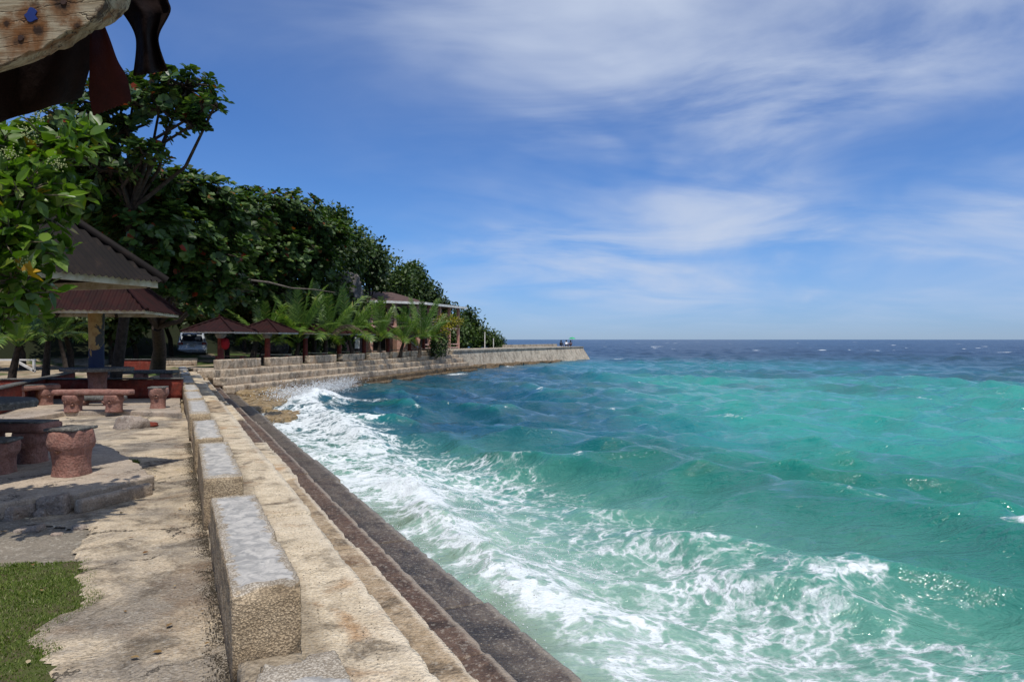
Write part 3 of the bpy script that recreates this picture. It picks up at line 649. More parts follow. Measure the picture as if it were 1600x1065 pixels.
# ------------------------------------------------------------------ main seawall with steps and parapet blocks
sw = thing('seawall', 'long stepped concrete seawall with low parapet blocks running beside the path to the bay corner', 'seawall')
STEPS = [(0.34, 1.116, 0.05, 0.40, 'step_tan'), (1.05, 1.507, -0.25, 0.40, 'step_mix'), (1.44, 1.97, -0.55, 0.40, 'step_red'), (1.90, 2.64, -0.85, 1.2, 'step_dark')]
def lay_steps(parent, rs, t0, t1, steps, place, seglen=(2.2, 4.2), near_t=9.0):
    for si, (ca, cb, z, hgt, mt) in enumerate(steps):
        t = t0 + rs.uniform(-1, 0)
        while t < t1:
            L = rs.uniform(*seglen); L = min(L, t1 - t + 0.2)
            if L < 0.3: break
            near = t < near_t
            dz = rs.uniform(-0.018, 0.018); dc = rs.uniform(-0.03, 0.03)
            res = 0.035 if t < 5 else (0.06 if near else (0.12 if t < 20 else 0.3))
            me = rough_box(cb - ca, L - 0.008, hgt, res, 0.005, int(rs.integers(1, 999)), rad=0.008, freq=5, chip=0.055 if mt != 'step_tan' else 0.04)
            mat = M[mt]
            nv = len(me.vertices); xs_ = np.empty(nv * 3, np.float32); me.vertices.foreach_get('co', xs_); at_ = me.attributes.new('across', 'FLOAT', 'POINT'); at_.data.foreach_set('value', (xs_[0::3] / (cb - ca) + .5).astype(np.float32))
            if mt == 'step_mix' and 13 < t < 19: mat = M['step_red']  # darker material on this stretch paints in the canopy shade
            if mt == 'step_tan' and 14.5 < t < 19: mat = M['step_mix']  # same painted canopy shade on the top step
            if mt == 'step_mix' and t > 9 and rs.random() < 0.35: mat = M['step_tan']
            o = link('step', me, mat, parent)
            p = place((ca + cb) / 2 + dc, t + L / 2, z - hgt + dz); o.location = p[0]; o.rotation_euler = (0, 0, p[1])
            t += L
rs = np.random.default_rng(3)
lay_steps(sw, rs, -2, 38.5, STEPS, lambda c, t, z: (Wf(c, t, z), TH))
# parapet blocks
bl = []
def block_at(parent, me, loc, rz):
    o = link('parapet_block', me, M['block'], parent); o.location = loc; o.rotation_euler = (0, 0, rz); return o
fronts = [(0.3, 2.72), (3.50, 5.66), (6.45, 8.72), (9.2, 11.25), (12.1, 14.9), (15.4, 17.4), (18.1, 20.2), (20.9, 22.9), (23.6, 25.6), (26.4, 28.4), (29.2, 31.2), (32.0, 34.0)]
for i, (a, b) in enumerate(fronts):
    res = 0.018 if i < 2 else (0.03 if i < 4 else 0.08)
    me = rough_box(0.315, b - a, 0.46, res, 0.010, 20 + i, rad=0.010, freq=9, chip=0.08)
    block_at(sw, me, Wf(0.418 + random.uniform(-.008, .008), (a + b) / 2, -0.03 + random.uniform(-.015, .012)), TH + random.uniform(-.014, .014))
# low curb that carries the blocks
mb = MB(); 
for i in range(len(fronts) - 1):
    a, b = fronts[i][1], fronts[i + 1][0]
    me = rough_box(0.29, b - a + 0.02, 0.12, 0.04, 0.008, 60 + i, rad=0.015, freq=8, chip=0.02)
    o = link('curb', me, M['step_tan'], sw); o.location = Wf(0.418, (a + b) / 2, -0.02); o.rotation_euler = (0, 0, TH)

# ------------------------------------------------------------------ far quay: steps, blocks, jetty
fq = thing('stepped_quay', 'weathered stepped quay wall with gapped parapet blocks curving away across the bay', 'quay')
def qpt(s_, off, z):
    """point s metres along the quay line, off metres seaward"""
    acc = 0
    for k in range(1, len(QP) - 1):
        a, b = Vector(QP[k]), Vector(QP[k + 1]); L = (b - a).length
        if s_ <= acc + L or k == len(QP) - 2:
            d = (b - a).normalized(); nrm = Vector((d.y, -d.x)); p = a + d * (s_ - acc) + nrm * off
            return Vector((p.x, p.y, z)), math.atan2(-d.x, d.y)
        acc += L
QS = [(-0.25, 0.62, 0.20, 0.40), (0.55, 1.12, -0.14, 0.40), (1.05, 1.62, -0.49, 0.40), (1.55, 2.12, -0.84, 0.50), (2.05, 2.5, -1.12, 0.6)]
rs = np.random.default_rng(5)
for si, (ca, cb, z, hgt) in enumerate(QS):
    t = -1.2
    while t < 33.5:
        L = min(rs.uniform(6, 10), 33.7 - t)
        if L < .4: break
        me = rough_box(cb - ca, L, hgt, 0.10, 0.008, int(rs.integers(1, 999)), rad=0.006, freq=2.5, chip=0.03)
        o = link('step', me, M['wall_far'] if si < 3 else M['wall_low'], fq); p, rz = qpt(t + L / 2, (ca + cb) / 2, z - hgt + rs.uniform(-.02, .02)); o.location = p; o.rotation_euler = (0, 0, rz)
        t += L
t = -0.2
for k in range(8):
    me = rough_box(0.36, 3.35, 0.47, 0.08, 0.008, 300 + k, rad=0.012, freq=3, chip=0.05)
    o = link('parapet_block', me, M['wall_far'], fq); p, rz = qpt(t + 1.7, 0.02, 0.18); o.location = p; o.rotation_euler = (0, 0, rz); t += 4.15
# end wall of the bay corner
for si, (ca, cb, z, hgt) in enumerate(QS[:5]):
    a, b = Vector(QP[0]), Vector(QP[1]); d = (b - a).normalized(); nrm = Vector((d.y, -d.x))
    L = (b - a).length + 1.1
    me = rough_box(cb - ca, L, hgt, 0.10, 0.008, 400 + si, rad=0.012, freq=2.5, chip=0.04)
    mid = (a + b) / 2 + nrm * ((ca + cb) / 2 - .2) + d * 0.35
    o = link('step', me, M['wall_far'] if si < 2 else M['wall_low'], fq); o.location = (mid.x, mid.y, z - hgt + 0.012); o.rotation_euler = (0, 0, math.atan2(-d.x, d.y))

def loft(name, rows, mat, parent=None, close_ends=True, amp=0.0, seed=1):
    """rows: list of rings (same count)"""
    n, k = len(rows), len(rows[0]); V = np.array([[tuple(p) for p in r] for r in rows], float).reshape(-1, 3)
    if amp: V += (np.stack([fbm(V * 1.3 + 9, seed + i, 3) for i in range(3)], 1) - .5) * 2 * amp
    Fc = [(i * k + j, i * k + (j + 1) % k, (i + 1) * k + (j + 1) % k, (i + 1) * k + j) for i in range(n - 1) for j in range(k)]
    me = bpy.data.meshes.new(name); fs = list(Fc)
    if close_ends: fs += [tuple(range(k))[::-1], tuple(range((n - 1) * k, n * k))]
    me.from_pydata(V.tolist(), [], fs); me.update(); return link(name, me, mat, parent)
jt = thing('jetty', 'pale concrete jetty with sloping face and flat coping running out to the open sea', 'jetty')
rows, cop, ledge = [], [], []
for s_ in np.arange(33.3, 71.0, 1.2):
    f = (s_ - 33.3) / 37.5; wd = 4.0; bat = 0.35 + 0.75 * f
    p = lambda o_, z: qpt(s_, o_, z)[0]
    rows.append([p(0.12 + bat, -1.9), p(0.12, 0.42), p(-wd, 0.42), p(-wd - 0.4, -1.9)])
    cop.append([p(0.22, 0.425), p(0.24, 0.60), p(-wd - 0.1, 0.60), p(-wd - 0.1, 0.425)])
    if s_ < 62: ledge.append([p(1.6 + 0.5 * math.sin(s_), -1.9), p(1.3 + 0.25 * math.sin(s_ * 1.7), -0.92 - 0.25 * f), p(-0.2, -0.85 - 0.25 * f), p(-0.2, -1.9)])
# head of the jetty, sloping out
e1_, e2_ = qpt(71.0, 0, 0)[0], None
p = lambda s_, o_, z: qpt(s_, o_, z)[0]
rows.append([p(72.6, 1.2, -1.9), p(71.4, 0.12, 0.42), p(71.4, -4, 0.42), p(72.6, -4.4, -1.9)])
cop.append([p(71.5, .22, 0.425), p(71.5, .24, .60), p(71.5, -4.1, .60), p(71.5, -4.1, .425)])
loft('wall', rows, M['jetty'], jt, amp=0.03); loft('coping', cop, M['jetty'], jt); loft('rocky_ledge', ledge, M['wall_low'], jt, amp=0.25)
# rock shelf in the bay corner
def rock(name, loc, size, mat, seed, amp=0.22, parent=None, sub=4):
    import bmesh
    bm = bmesh.new(); bmesh.ops.create_icosphere(bm, subdivisions=sub, radius=1.0)
    V = np.array([v.co[:] for v in bm.verts]); d = 1 + amp * 2 * (fbm(V * 1.6 + seed * 3.3, seed, 4, 0.6) - .5) 
    V = np.sign(V) * np.abs(V) ** 0.75 * d[:, None] * np.array(size)
    for v, c in zip(bm.verts, V): v.co = c
    me = bpy.data.meshes.new(name); bm.to_mesh(me); bm.free(); me.polygons.foreach_set('use_smooth', np.ones(len(me.polygons), bool))
    o = link(name, me, mat, parent); o.location = loc; return o
def ledge(label, poly, z, h, seed):
    r = np.random.default_rng(seed); P = []
    for k in range(len(poly)):
        a, b = Vector(poly[k]), Vector(poly[(k + 1) % len(poly)]); m_ = max(1, int((b - a).length / .22))
        for q in range(m_): p_ = a.lerp(b, q / m_); P.append((p_.x + r.uniform(-.09, .09), p_.y + r.uniform(-.09, .09)))
    c = (sum(p[0] for p in P) / len(P), sum(p[1] for p in P) / len(P)); V = []; n = len(P)
    rings = [(1.03, z - h), (1.02, z - h * .5), (1.0, z - .05), (.96, z), (.75, z + .02), (.45, z - .01), (.15, z + .015)]
    for f, zz in rings:
        for x, y in P: V.append((c[0] + (x - c[0]) * f + r.uniform(-.03, .03), c[1] + (y - c[1]) * f + r.uniform(-.03, .03), zz + r.uniform(-.025, .025)))
    Fc = [(a * n + k, a * n + (k + 1) % n, (a + 1) * n + (k + 1) % n, (a + 1) * n + k) for a in range(len(rings) - 1) for k in range(n)] + [tuple(range((len(rings) - 1) * n, len(rings) * n))]
    me = bpy.data.meshes.new('rock_ledge'); me.from_pydata(V, [], Fc); me.update(); return tag(link('rock_ledge', me, M['rock']), label, 'rock')
ledge('upper brown rock ledge at the foot of the steps in the bay corner', [(-14.0, 34.0), (-11.3, 37.5), (-10.3, 34.2), (-9.75, 30.6), (-9.25, 28.2), (-8.9, 26.2), (-9.7, 25.6), (-11.8, 29.5)], -0.90, 1.0, 4)
ledge('lower flat rock ledge overrun by water in front of the upper one', [(-9.3, 27.6), (-8.35, 28.4), (-7.9, 26.6), (-7.55, 24.4), (-7.9, 23.2), (-8.7, 24.4)], -1.05, .8, 6)
ledge('small upper step of broken rock lying on the bay corner ledge', [(-12.9, 33.2), (-11.4, 34.9), (-10.8, 32.6), (-11.3, 30.6), (-12.1, 31.0)], -0.72, .3, 9)
# ------------------------------------------------------------------ foliage machinery
LEAF6 = (np.array([(0, 0, 0), (-.30, .42, .05), (0, .46, -.04), (.30, .42, .05), (-.36, .78, .04), (0, .8, -.05), (.36, .78, .04), (0, 1.0, -.06)]),
         np.array([(0, 2, 1), (0, 3, 2), (1, 2, 5), (1, 5, 4), (2, 3, 6), (2, 6, 5), (4, 5, 7), (5, 6, 7)]))
OVATE = (np.array([(0, 0, 0), (-.22, .22, .04), (-.30, .5, .06), (-.17, .8, .03), (0, 1.05, -.06), (.17, .8, .03), (.30, .5, .06), (.22, .22, .04), (0, .5, -.03)]),
         np.array([(0, 8, 1), (1, 8, 2), (2, 8, 3), (3, 8, 4), (4, 8, 5), (5, 8, 6), (6, 8, 7), (7, 8, 0)]))
QUAD = (np.array([(0, 0, 0), (-.34, .5, .07), (0, 1, -.03), (.34, .5, .07)]), np.array([(0, 2, 1), (0, 3, 2)]))
def unit(v): return v / np.maximum(np.linalg.norm(v, axis=-1, keepdims=True), 1e-9)
def leaf_verts(P, D, Nn, L, tpl):
    D = unit(D); X = unit(np.cross(D, Nn)); Z = np.cross(X, D); T = tpl[0]
    return P[:, None] + (X[:, None] * T[None, :, 0:1] + D[:, None] * T[None, :, 1:2] + Z[:, None] * T[None, :, 2:3]) * L[:, None, None]
def leaves(name, P, D, Nn, L, tpl, mat, parent=None, stuff=True, smooth=False):
    V = leaf_verts(P, D, Nn, L, tpl); k = tpl[0].shape[0]; n = len(P)
    Fc = (tpl[1][None] + (np.arange(n) * k)[:, None, None]).reshape(-1, 3)
    o = link(name, mesh_np(name, V.reshape(-1, 3), [Fc], smooth), mat, parent)
    if stuff: o['kind'] = 'stuff'
    return o
def rand_unit(r, n):
    v = r.normal(size=(n, 3)); return unit(v)
def ell_points(r, ells, n, lo=0.55, hi=1.05, top=0.0):
    """points in the outer shell of a union of ellipsoids, with outward directions"""
    vol = np.array([e[1][0] * e[1][2] for e in ells]); pr = vol / vol.sum()
    idx = r.choice(len(ells), n, p=pr); d = rand_unit(r, n)
    if top: d[:, 2] = np.where(r.random(n) < top, np.abs(d[:, 2]), d[:, 2])
    rad = r.uniform(lo ** 2, hi ** 2, n) ** 0.5
    c = np.array([tuple(e[0]) for e in ells])[idx]; s = np.array([e[1] for e in ells])[idx]
    return c + d * s * rad[:, None], unit(d / s), idx
def tree(name, label, cat, base, ells, kind='small', n=3000, leaf=0.16, mat='forest', trunk_r=0.16, seed=1, group=None, barkm='bark', lean=None, branches=3, cluster=10, lo=0.55):
    r = np.random.default_rng(seed); t = thing(name, label, cat, base, 0, group)
    base = Vector(base); E = [(Vector(c) - base, s) for c, s in ells]
    top = sum((e[0] for e in E), Vector((0, 0, 0))) / len(E)
    mb = MB(); fork = Vector((top.x * 0.45, top.y * 0.45, max(0.8, top.z * 0.45)))
    mb.tube([(0, 0, -0.2), (fork.x * .3 + .06, fork.y * .3, fork.z * .5), fork], [trunk_r * 1.25, trunk_r, trunk_r * 0.8], 8)
    mb.build('trunk', M[barkm], t, smooth=True)
    mb = MB()
    for c, s in E:
        mid = (fork + c) / 2 + Vector(r.uniform(-.3, .3, 3)) * 0.8
        mb.tube([fork, mid, c], [trunk_r * .55, trunk_r * .4, trunk_r * .25], 6)
        for k in range(branches):
            d = rand_unit(r, 1)[0]; q = c + Vector(d * np.array(s) * 0.95)
            mb.tube([c, (c + q) / 2 + Vector(r.uniform(-.15, .15, 3)), q], [trunk_r * .22, trunk_r * .15, trunk_r * .06], 5, cap=False)
    mb.build('limb', M[barkm], t, smooth=True)
    if kind == 'small':
        P, O, _ = ell_points(r, E, n, lo, 1.06)
        # clump: pull leaves towards random cluster heads
        H, HO, _ = ell_points(r, E, max(8, n // 26), lo + .1, 1.04)
        pick = r.integers(0, len(H), n); Q = H[pick] + np.clip(r.normal(size=(n, 3)), -1.6, 1.6) * leaf * 1.25
        use = r.random(n) < 0.85; P = np.where(use[:, None], Q, P); O = np.where(use[:, None], HO[pick], O)
        D = unit(O * 0.6 + rand_unit(r, n)); Nn = unit(O + np.array([0, 0, 0.9]) + 0.6 * rand_unit(r, n))
        leaves('crown', P, D, Nn, leaf * r.uniform(0.6, 1.3, n), QUAD, M[mat], t)
    else:
        H, HO, _ = ell_points(r, E, n, lo, 1.05)
        P, D, Nn, L = rosettes(r, H, HO, leaf, cluster)
        leaves('crown', P, D, Nn, L, LEAF6, M[mat], t)
    return t
def rosettes(r, H, HO, leaf, cluster):
    n = len(H); ax = unit(HO * 0.7 + np.array([0, 0, 0.9]) + 0.35 * rand_unit(r, n))
    a1 = unit(np.cross(ax, rand_unit(r, n))); a2 = np.cross(ax, a1)
    Ps, Ds, Ns, Ls = [], [], [], []
    for k in range(cluster):
        a = 2.4 * k + r.uniform(0, .5, n); rad = a1 * np.cos(a)[:, None] + a2 * np.sin(a)[:, None]
        el = r.uniform(-0.25, 0.75, n) + 0.2 * (k / cluster)
        D = unit(rad + ax * el[:, None]); P = H + ax * (k / cluster * leaf * 0.3) + rad * leaf * 0.12
        Ps.append(P); Ds.append(D); Ns.append(unit(ax - rad * el[:, None] * .8 + .25 * rand_unit(r, n))); Ls.append(leaf * r.uniform(.7, 1.25, n))
    return np.concatenate(Ps), np.concatenate(Ds), np.concatenate(Ns), np.concatenate(Ls)
def E(u, v, d, rx, ry, rz): return (atv(u, v, d), (rx, ry, rz))

# big sea almond tree over the pavilions, its nearest leaves are parts of their own
def big_almond(label, base, ells, n, leaf, seed, sparse=None, single=300, trunk_r=0.3, ff=(.25, .42)):
    r = np.random.default_rng(seed); t = thing('almond_tree', label, 'tree', base, 0); b = Vector(base)
    El = [(Vector(c) - b, s) for c, s in ells]
    mb = MB(); top = sum((e[0] for e in El), Vector((0, 0, 0))) / len(El); fork = Vector((top.x * ff[0], top.y * ff[0], top.z * ff[1]))
    mb.tube([(0, 0, -.2), fork * .5 + Vector((.12, 0, 0)), fork], [trunk_r * 1.4, trunk_r, trunk_r * .85], 10); mb.build('trunk', M['bark'], t, smooth=True)
    mb = MB(); heads, outs = [], []
    for c, s in El:
        mid = (fork + c) / 2 + Vector(r.uniform(-.4, .4, 3)); mb.tube([fork, mid, c], [trunk_r * .5, trunk_r * .32, trunk_r * .2], 7)
    H, HO, idx = ell_points(r, El, n, .45, 1.05, top=0.3)
    for k in range(min(n, 260)):
        c = El[idx[k]][0]; q = Vector(H[k]); m_ = (c * .4 + q * .6) + Vector(r.uniform(-.2, .2, 3)); mb.tube([c, m_, q], [.045, .03, .014], 5, cap=False)
    mb.build('limb', M['bark'], t, smooth=True)
    P, D, Nn, L = rosettes(r, H, HO, leaf, 11)
    # the leaves that show largest (nearest to the viewer side) are single parts
    score = -(np.linalg.norm(P + np.array(b), axis=1)) + r.uniform(0, 1.5, len(P)); order = np.argsort(-score)
    s_i, r_i = order[:single], order[single:]
    leaves('crown', P[r_i], D[r_i], Nn[r_i], L[r_i], LEAF6, M['almond'], t)
    single_leaves(t, P[s_i], D[s_i], Nn[s_i], L[s_i], LEAF6, 'almond', r)
    return t
def variants(mat, key):
    cols = {'almond': [(0.028, 0.06, 0.014), (0.05, 0.105, 0.024), (0.075, 0.14, 0.03), (0.13, 0.17, 0.03), (0.26, 0.05, 0.02)],
            'bush': [(0.06, 0.12, 0.012), (0.09, 0.17, 0.018), (0.14, 0.23, 0.03), (0.22, 0.28, 0.035), (0.5, 0.28, 0.02)]}[key]
    ms = []
    for i, c in enumerate(cols):
        ms.append(leaf_mat(key + '_leaf_tone', [(0, tuple(x * .9 for x in c)), (1, tuple(min(1, x * 1.1) for x in c))], trans=.25 if key == 'almond' else .4))
    return ms
VAR = {k: variants(None, k) for k in ('almond', 'bush')}
def single_leaves(t, P, D, Nn, L, tpl, key, r):
    meshes = []
    for mt in VAR[key]:
        me = bpy.data.meshes.new('leaf'); T = tpl[0]; me.from_pydata(T.tolist(), [], tpl[1].tolist()); me.update(); me.materials.append(mt); meshes.append(me)
    D = unit(D); X = unit(np.cross(D, Nn)); Z = np.cross(X, D)
    pr = [.3, .35, .25, .085, .015]
    for i in range(len(P)):
        o = bpy.data.objects.new('leaf', meshes[int(r.choice(5, p=pr))]); C.objects.link(o); o.parent = t
        x, d, z = X[i] * L[i], D[i] * L[i], Z[i] * L[i]
        o.matrix_local = Matrix(((x[0], d[0], z[0], P[i][0]), (x[1], d[1], z[1], P[i][1]), (x[2], d[2], z[2], P[i][2]), (0, 0, 0, 1)))

# top cluster reaching into the sky
big_almond('tall almond tree with an airy top bough reaching into the sky above the canopy', at(177, 21, 0.1),
           [E(290, 138, 17, .75, .9, .38), E(250, 168, 17, .9, .9, .35), E(318, 172, 16.8, .38, .5, .24), E(210, 148, 17.2, .7, .8, .42), E(150, 165, 17.2, .6, .8, .4), E(230, 238, 17, .55, .6, .22),
            E(120, 190, 17, .7, .7, .35), E(115, 245, 18, .9, .8, .5), E(175, 285, 18.5, 1.0, .9, .4), E(255, 292, 19, .8, .8, .3), E(338, 162, 16.6, .22, .4, .16), E(200, 205, 17.5, .55, .7, .26), E(262, 205, 17.3, .42, .5, .18), E(150, 225, 17.8, .6, .7, .3), E(300, 196, 17, .35, .5, .2), E(170, 262, 17.5, .9, 1, .35)], 560, .185, 31, single=300, trunk_r=.13, ff=(.7, .74))
big_almond('broad dark almond tree whose crown spreads behind and above the pavilion roofs', at(245, 31, 0.2),
           [E(130, 300, 19, 1.7, 1.6, 1.0), E(220, 300, 20, 1.6, 1.6, .9), E(290, 310, 21, 1.6, 1.6, .75), E(350, 345, 22, 1.5, 1.6, .9), E(240, 370, 19.5, 1.6, 1.6, 1.0),
            E(310, 400, 21, 1.6, 1.6, 1.0), E(295, 478, 28, 1.1, 1.3, .5), E(180, 350, 21, 1.6, 1.8, 1.2), E(90, 250, 20, 1.4, 1.4, 1.0), E(270, 440, 21, 1.3, 1.5, .7), E(330, 455, 22, 1.2, 1.5, .6)], 2200, .21, 32, single=300, trunk_r=.26)
big_almond('almond tree with broad leaves at the seaward end of the canopy above the red roofs', at(392, 41, 0.2),
           [E(400, 335, 43, 2.72, 2.49, 1.47), E(455, 335, 44, 2.14, 2.26, 1.41), E(500, 370, 46, 2.02, 2.13, 1.23), E(420, 395, 43, 2.94, 2.49, 1.70), E(370, 380, 41, 2.16, 2.28, 1.65),
            E(480, 410, 46, 2.13, 2.13, 1.18), E(370, 440, 41, 1.94, 2.28, 0.97), E(335, 482, 41, 1.25, 1.59, 0.57), E(390, 476, 42, 1.48, 1.70, 0.57), E(435, 458, 43, 1.47, 1.70, 0.57), E(520, 362, 47, 1.12, 1.34, 0.78)], 1700, .29, 33, single=250, trunk_r=.14, ff=(.6, .7))
# bare bough below the canopy
mb = MB(); pts = [atv(385, 437, 35), atv(420, 441, 35), atv(455, 450, 35.4), atv(490, 452, 36), atv(524, 457, 36.5)]
mb.tube(pts, [.06, .05, .04, .03, .018], 6); o = mb.build('bare_branch', M['bark_pale'], None, smooth=True)
tag(o, 'long bare grey bough sticking out below the canopy towards the palms', 'branch')

# ------------------------------------------------------------------ hill forest
FT = [  # u, v, depth, half width px, half height px, material
 (40, 330, 40, 110, 130, 2), (150, 420, 38, 95, 90, 1), (250, 432, 44, 90, 72, 2), (80, 470, 34, 80, 45, 3), (0, 470, 32, 70, 60, 2), (190, 490, 40, 80, 45, 2),
 (230, 520, 56, 70, 40, 2), (120, 522, 50, 85, 36, 1), (30, 520, 48, 75, 38, 2), (340, 462, 44, 70, 50, 3), (415, 440, 46, 70, 65, 3), (440, 380, 50, 75, 65, 1), (500, 395, 52, 60, 55, 2), (545, 385, 56, 48, 42, 1), (575, 412, 64, 40, 44, 2),
 (480, 450, 48, 60, 55, 1), (410, 490, 46, 60, 40, 3), (612, 438, 78, 52, 44, 1), (640, 452, 84, 38, 34, 2), (550, 480, 62, 34, 45, 2), (620, 485, 80, 46, 42, 1), (665, 470, 88, 26, 30, 2), (649, 431, 88, 17, 16, 1),
 (686, 484, 92, 22, 26, 3), (300, 505, 58, 60, 35, 2), (370, 350, 52, 90, 50, 2), (520, 340, 60, 25, 15, 1), (530, 500, 56, 45, 40, 2), (480, 510, 52, 40, 36, 1), (715, 520, 86, 30, 30, 1), (735, 508, 90, 20, 26, 2), (745, 528, 92, 14, 18, 1), (700, 505, 92, 24, 30, 2)]
FLAB = ['%s leafed tree %s']
tone = {1: ('deep green', 'forest'), 2: ('blackish green', 'forest2'), 3: ('olive green', 'forest3')}
where = ['filling the top left of the canopy behind the roofs', 'behind the near roof slope', 'low behind the far roof corner', 'low behind the young palms at the left edge', 'at the left edge in the shade behind the bush',
 'in deep shade behind the yellow post', 'low in the deep shade left of the silver car', 'low behind the thin grey-stemmed palms', 'low at the far left under the bush', 'above the silver car', 'behind the bare bough', 'on the slope behind the seaward almond tree', 'on the hill crest beside the seaward almond tree', 'crowning the hill crest', 'hanging over the grey cliff rock',
 'behind the first palms', 'behind the red roofs in the undergrowth', 'on the hillside left of the house roof', 'on the hillside above the house roof', 'behind the dead palm frond', 'close behind the house left wall', 'behind the right end of the house roof', 'standing up as a small knob on the ridge',
 'thin, dropping to the house right roof', 'in shadow behind the car', 'high on the hill top left of the ridge line', 'small, peeking over the seaward almond tree', 'behind the palm row right of the rock', 'behind the palm row below the rock', 'right of the house above the lawn', 'at the seaward end of the wood with a ragged top', 'low at the seaward foot of the wood', 'against the house right side']
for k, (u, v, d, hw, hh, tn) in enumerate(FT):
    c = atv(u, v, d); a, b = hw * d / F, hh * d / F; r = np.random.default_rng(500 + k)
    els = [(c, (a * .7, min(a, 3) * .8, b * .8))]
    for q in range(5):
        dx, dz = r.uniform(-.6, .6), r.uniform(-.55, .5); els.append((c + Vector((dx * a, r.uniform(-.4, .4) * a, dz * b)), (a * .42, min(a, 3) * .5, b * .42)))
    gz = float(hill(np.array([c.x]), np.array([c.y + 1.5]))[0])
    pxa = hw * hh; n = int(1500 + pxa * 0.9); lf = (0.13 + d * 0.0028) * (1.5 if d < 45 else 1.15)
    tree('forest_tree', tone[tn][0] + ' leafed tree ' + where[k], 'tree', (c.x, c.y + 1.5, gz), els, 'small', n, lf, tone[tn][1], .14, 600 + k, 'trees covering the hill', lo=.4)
# crumbs near the viewer
def crumbs(name, label, n, seed, place, size, mat, flat=.5):
    r = np.random.default_rng(seed); P = place(r, n); T = (np.array([(1, 0, -.3), (-.5, .87, -.3), (-.5, -.87, -.3), (.3, .2, .7), (-.4, .1, .6)]) * np.array([1, 1, flat]), np.array([(0, 1, 3), (1, 4, 3), (1, 2, 4), (2, 0, 3), (2, 3, 4), (0, 2, 1)]))
    a = r.uniform(0, 2 * PI, n); D = np.stack([np.cos(a), np.sin(a), a * 0], 1); o = leaves(name, P, D, np.tile([0, 0, 1.], (n, 1)), r.uniform(size[0], size[1], n) * r.uniform(.5, 1, n), T, mat); tag(o, label, 'debris'); return o
def along(c0, sd, t0, t1, z):
    def f(r, n):
        c = c0 - np.abs(r.normal(0, sd, n)); t = r.uniform(t0, t1, n); return np.stack([c * CT - t * ST, c * ST + t * CT, np.full(n, z)], 1)
    return f
crumbs('soil_crumbs', 'dark soil crumbs and moss gathered along the foot of the parapet blocks', 16000, 31, along(.262, .05, 2.2, 12, .004), (.0015, .008), M['dirt_dark'])
def box_place(x0, x1, y0, y1, z):
    return lambda r, n: np.stack([r.uniform(x0, x1, n), r.uniform(y0, y1, n), np.full(n, z)], 1)
crumbs('pebbles', 'tiny pale pebbles and coral grit scattered over the near path', 2600, 32, box_place(-3.6, .2, 2.6, 9, .008), (.002, .008), M['step_tan'])
crumbs('step_grit', 'small dark stones lying on the upper sea step beside the blocks', 900, 33, lambda r, n: along(1.3, .3, 2.2, 14, .058)(r, n) if False else (lambda c, t: np.stack([c * CT - t * ST, c * ST + t * CT, np.full(n, .058)], 1))(r.uniform(.6, 1.05, n), r.uniform(2.2, 14, n)), (.002, .008), M['dirt_dark'])
r = np.random.default_rng(41); n = 260; P = np.stack([r.uniform(-5.5, .1, n), r.uniform(2.8, 11, n), np.full(n, .014)], 1); P = P[P[:, 0] * CT + P[:, 1] * ST < .2]; n = len(P); P[P[:, 1] > 7, 2] = .02
a = r.uniform(0, 2 * PI, n); o = leaves('dry_leaves', P, np.stack([np.cos(a), np.sin(a), .1 + a * 0], 1), unit(np.stack([r.uniform(-.3, .3, n), r.uniform(-.3, .3, n), np.ones(n)], 1)), r.uniform(.02, .06, n), OVATE, M['dryleaf']); tag(o, 'small dry fallen leaves scattered over the path and the lawn', 'leaves')
# far-off undergrowth mass that closes the wood
r = np.random.default_rng(77); n = 60000
X = r.uniform(-46, -6, n); Y = r.uniform(38, 88, n); ok = (shore_x(Y) - X > 7.5) & ~((shore_x(Y) - X < 16) & (Y < 54)) & ~((shore_x(Y) - X < 14.5) & (Y > 59) & (Y < 84)); X, Y = X[ok], Y[ok]
Z = hill(X, Y) + r.uniform(0, 1.0, len(X)) ** 1.5 * 2.6
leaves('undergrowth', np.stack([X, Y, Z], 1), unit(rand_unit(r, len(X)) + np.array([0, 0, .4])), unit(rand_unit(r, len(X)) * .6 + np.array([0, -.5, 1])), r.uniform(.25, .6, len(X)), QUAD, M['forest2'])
tag(bpy.data.objects['undergrowth'], 'dense dark undergrowth covering the hillside between the trees', 'undergrowth')
# cliff rock showing through
o = rock('cliff_rock', atv(545, 452, 54.6), (.8, 1.3, 1.25), M['rock_grey'], 14, .6, sub=5); tag(o, 'grey cracked cliff rock showing between the trees on the hill', 'rock')
o = rock('boulder', atv(432, 540, 44), (0.7, .6, .5), M['rock_grey'], 15, .3); tag(o, 'pale grey boulder in the shade behind the second red roof', 'rock')
# round shrubs at the lawn end
for (u, d, rr, zz, lb) in ((765, 92, 1.05, 1.6, 'tall round clipped shrub at the end of the wood beside the white pole'), (777, 93, .85, 1.0, 'low round clipped shrub, the last plant before the jetty')):
    c = at(u, d, zz); tree('round_shrub', lb, 'shrub', (c.x, c.y, 0.3), [(c, (rr * .75, rr * .75, rr * .8))], 'small', 1400, .3, 'forest', .06, 700 + u)
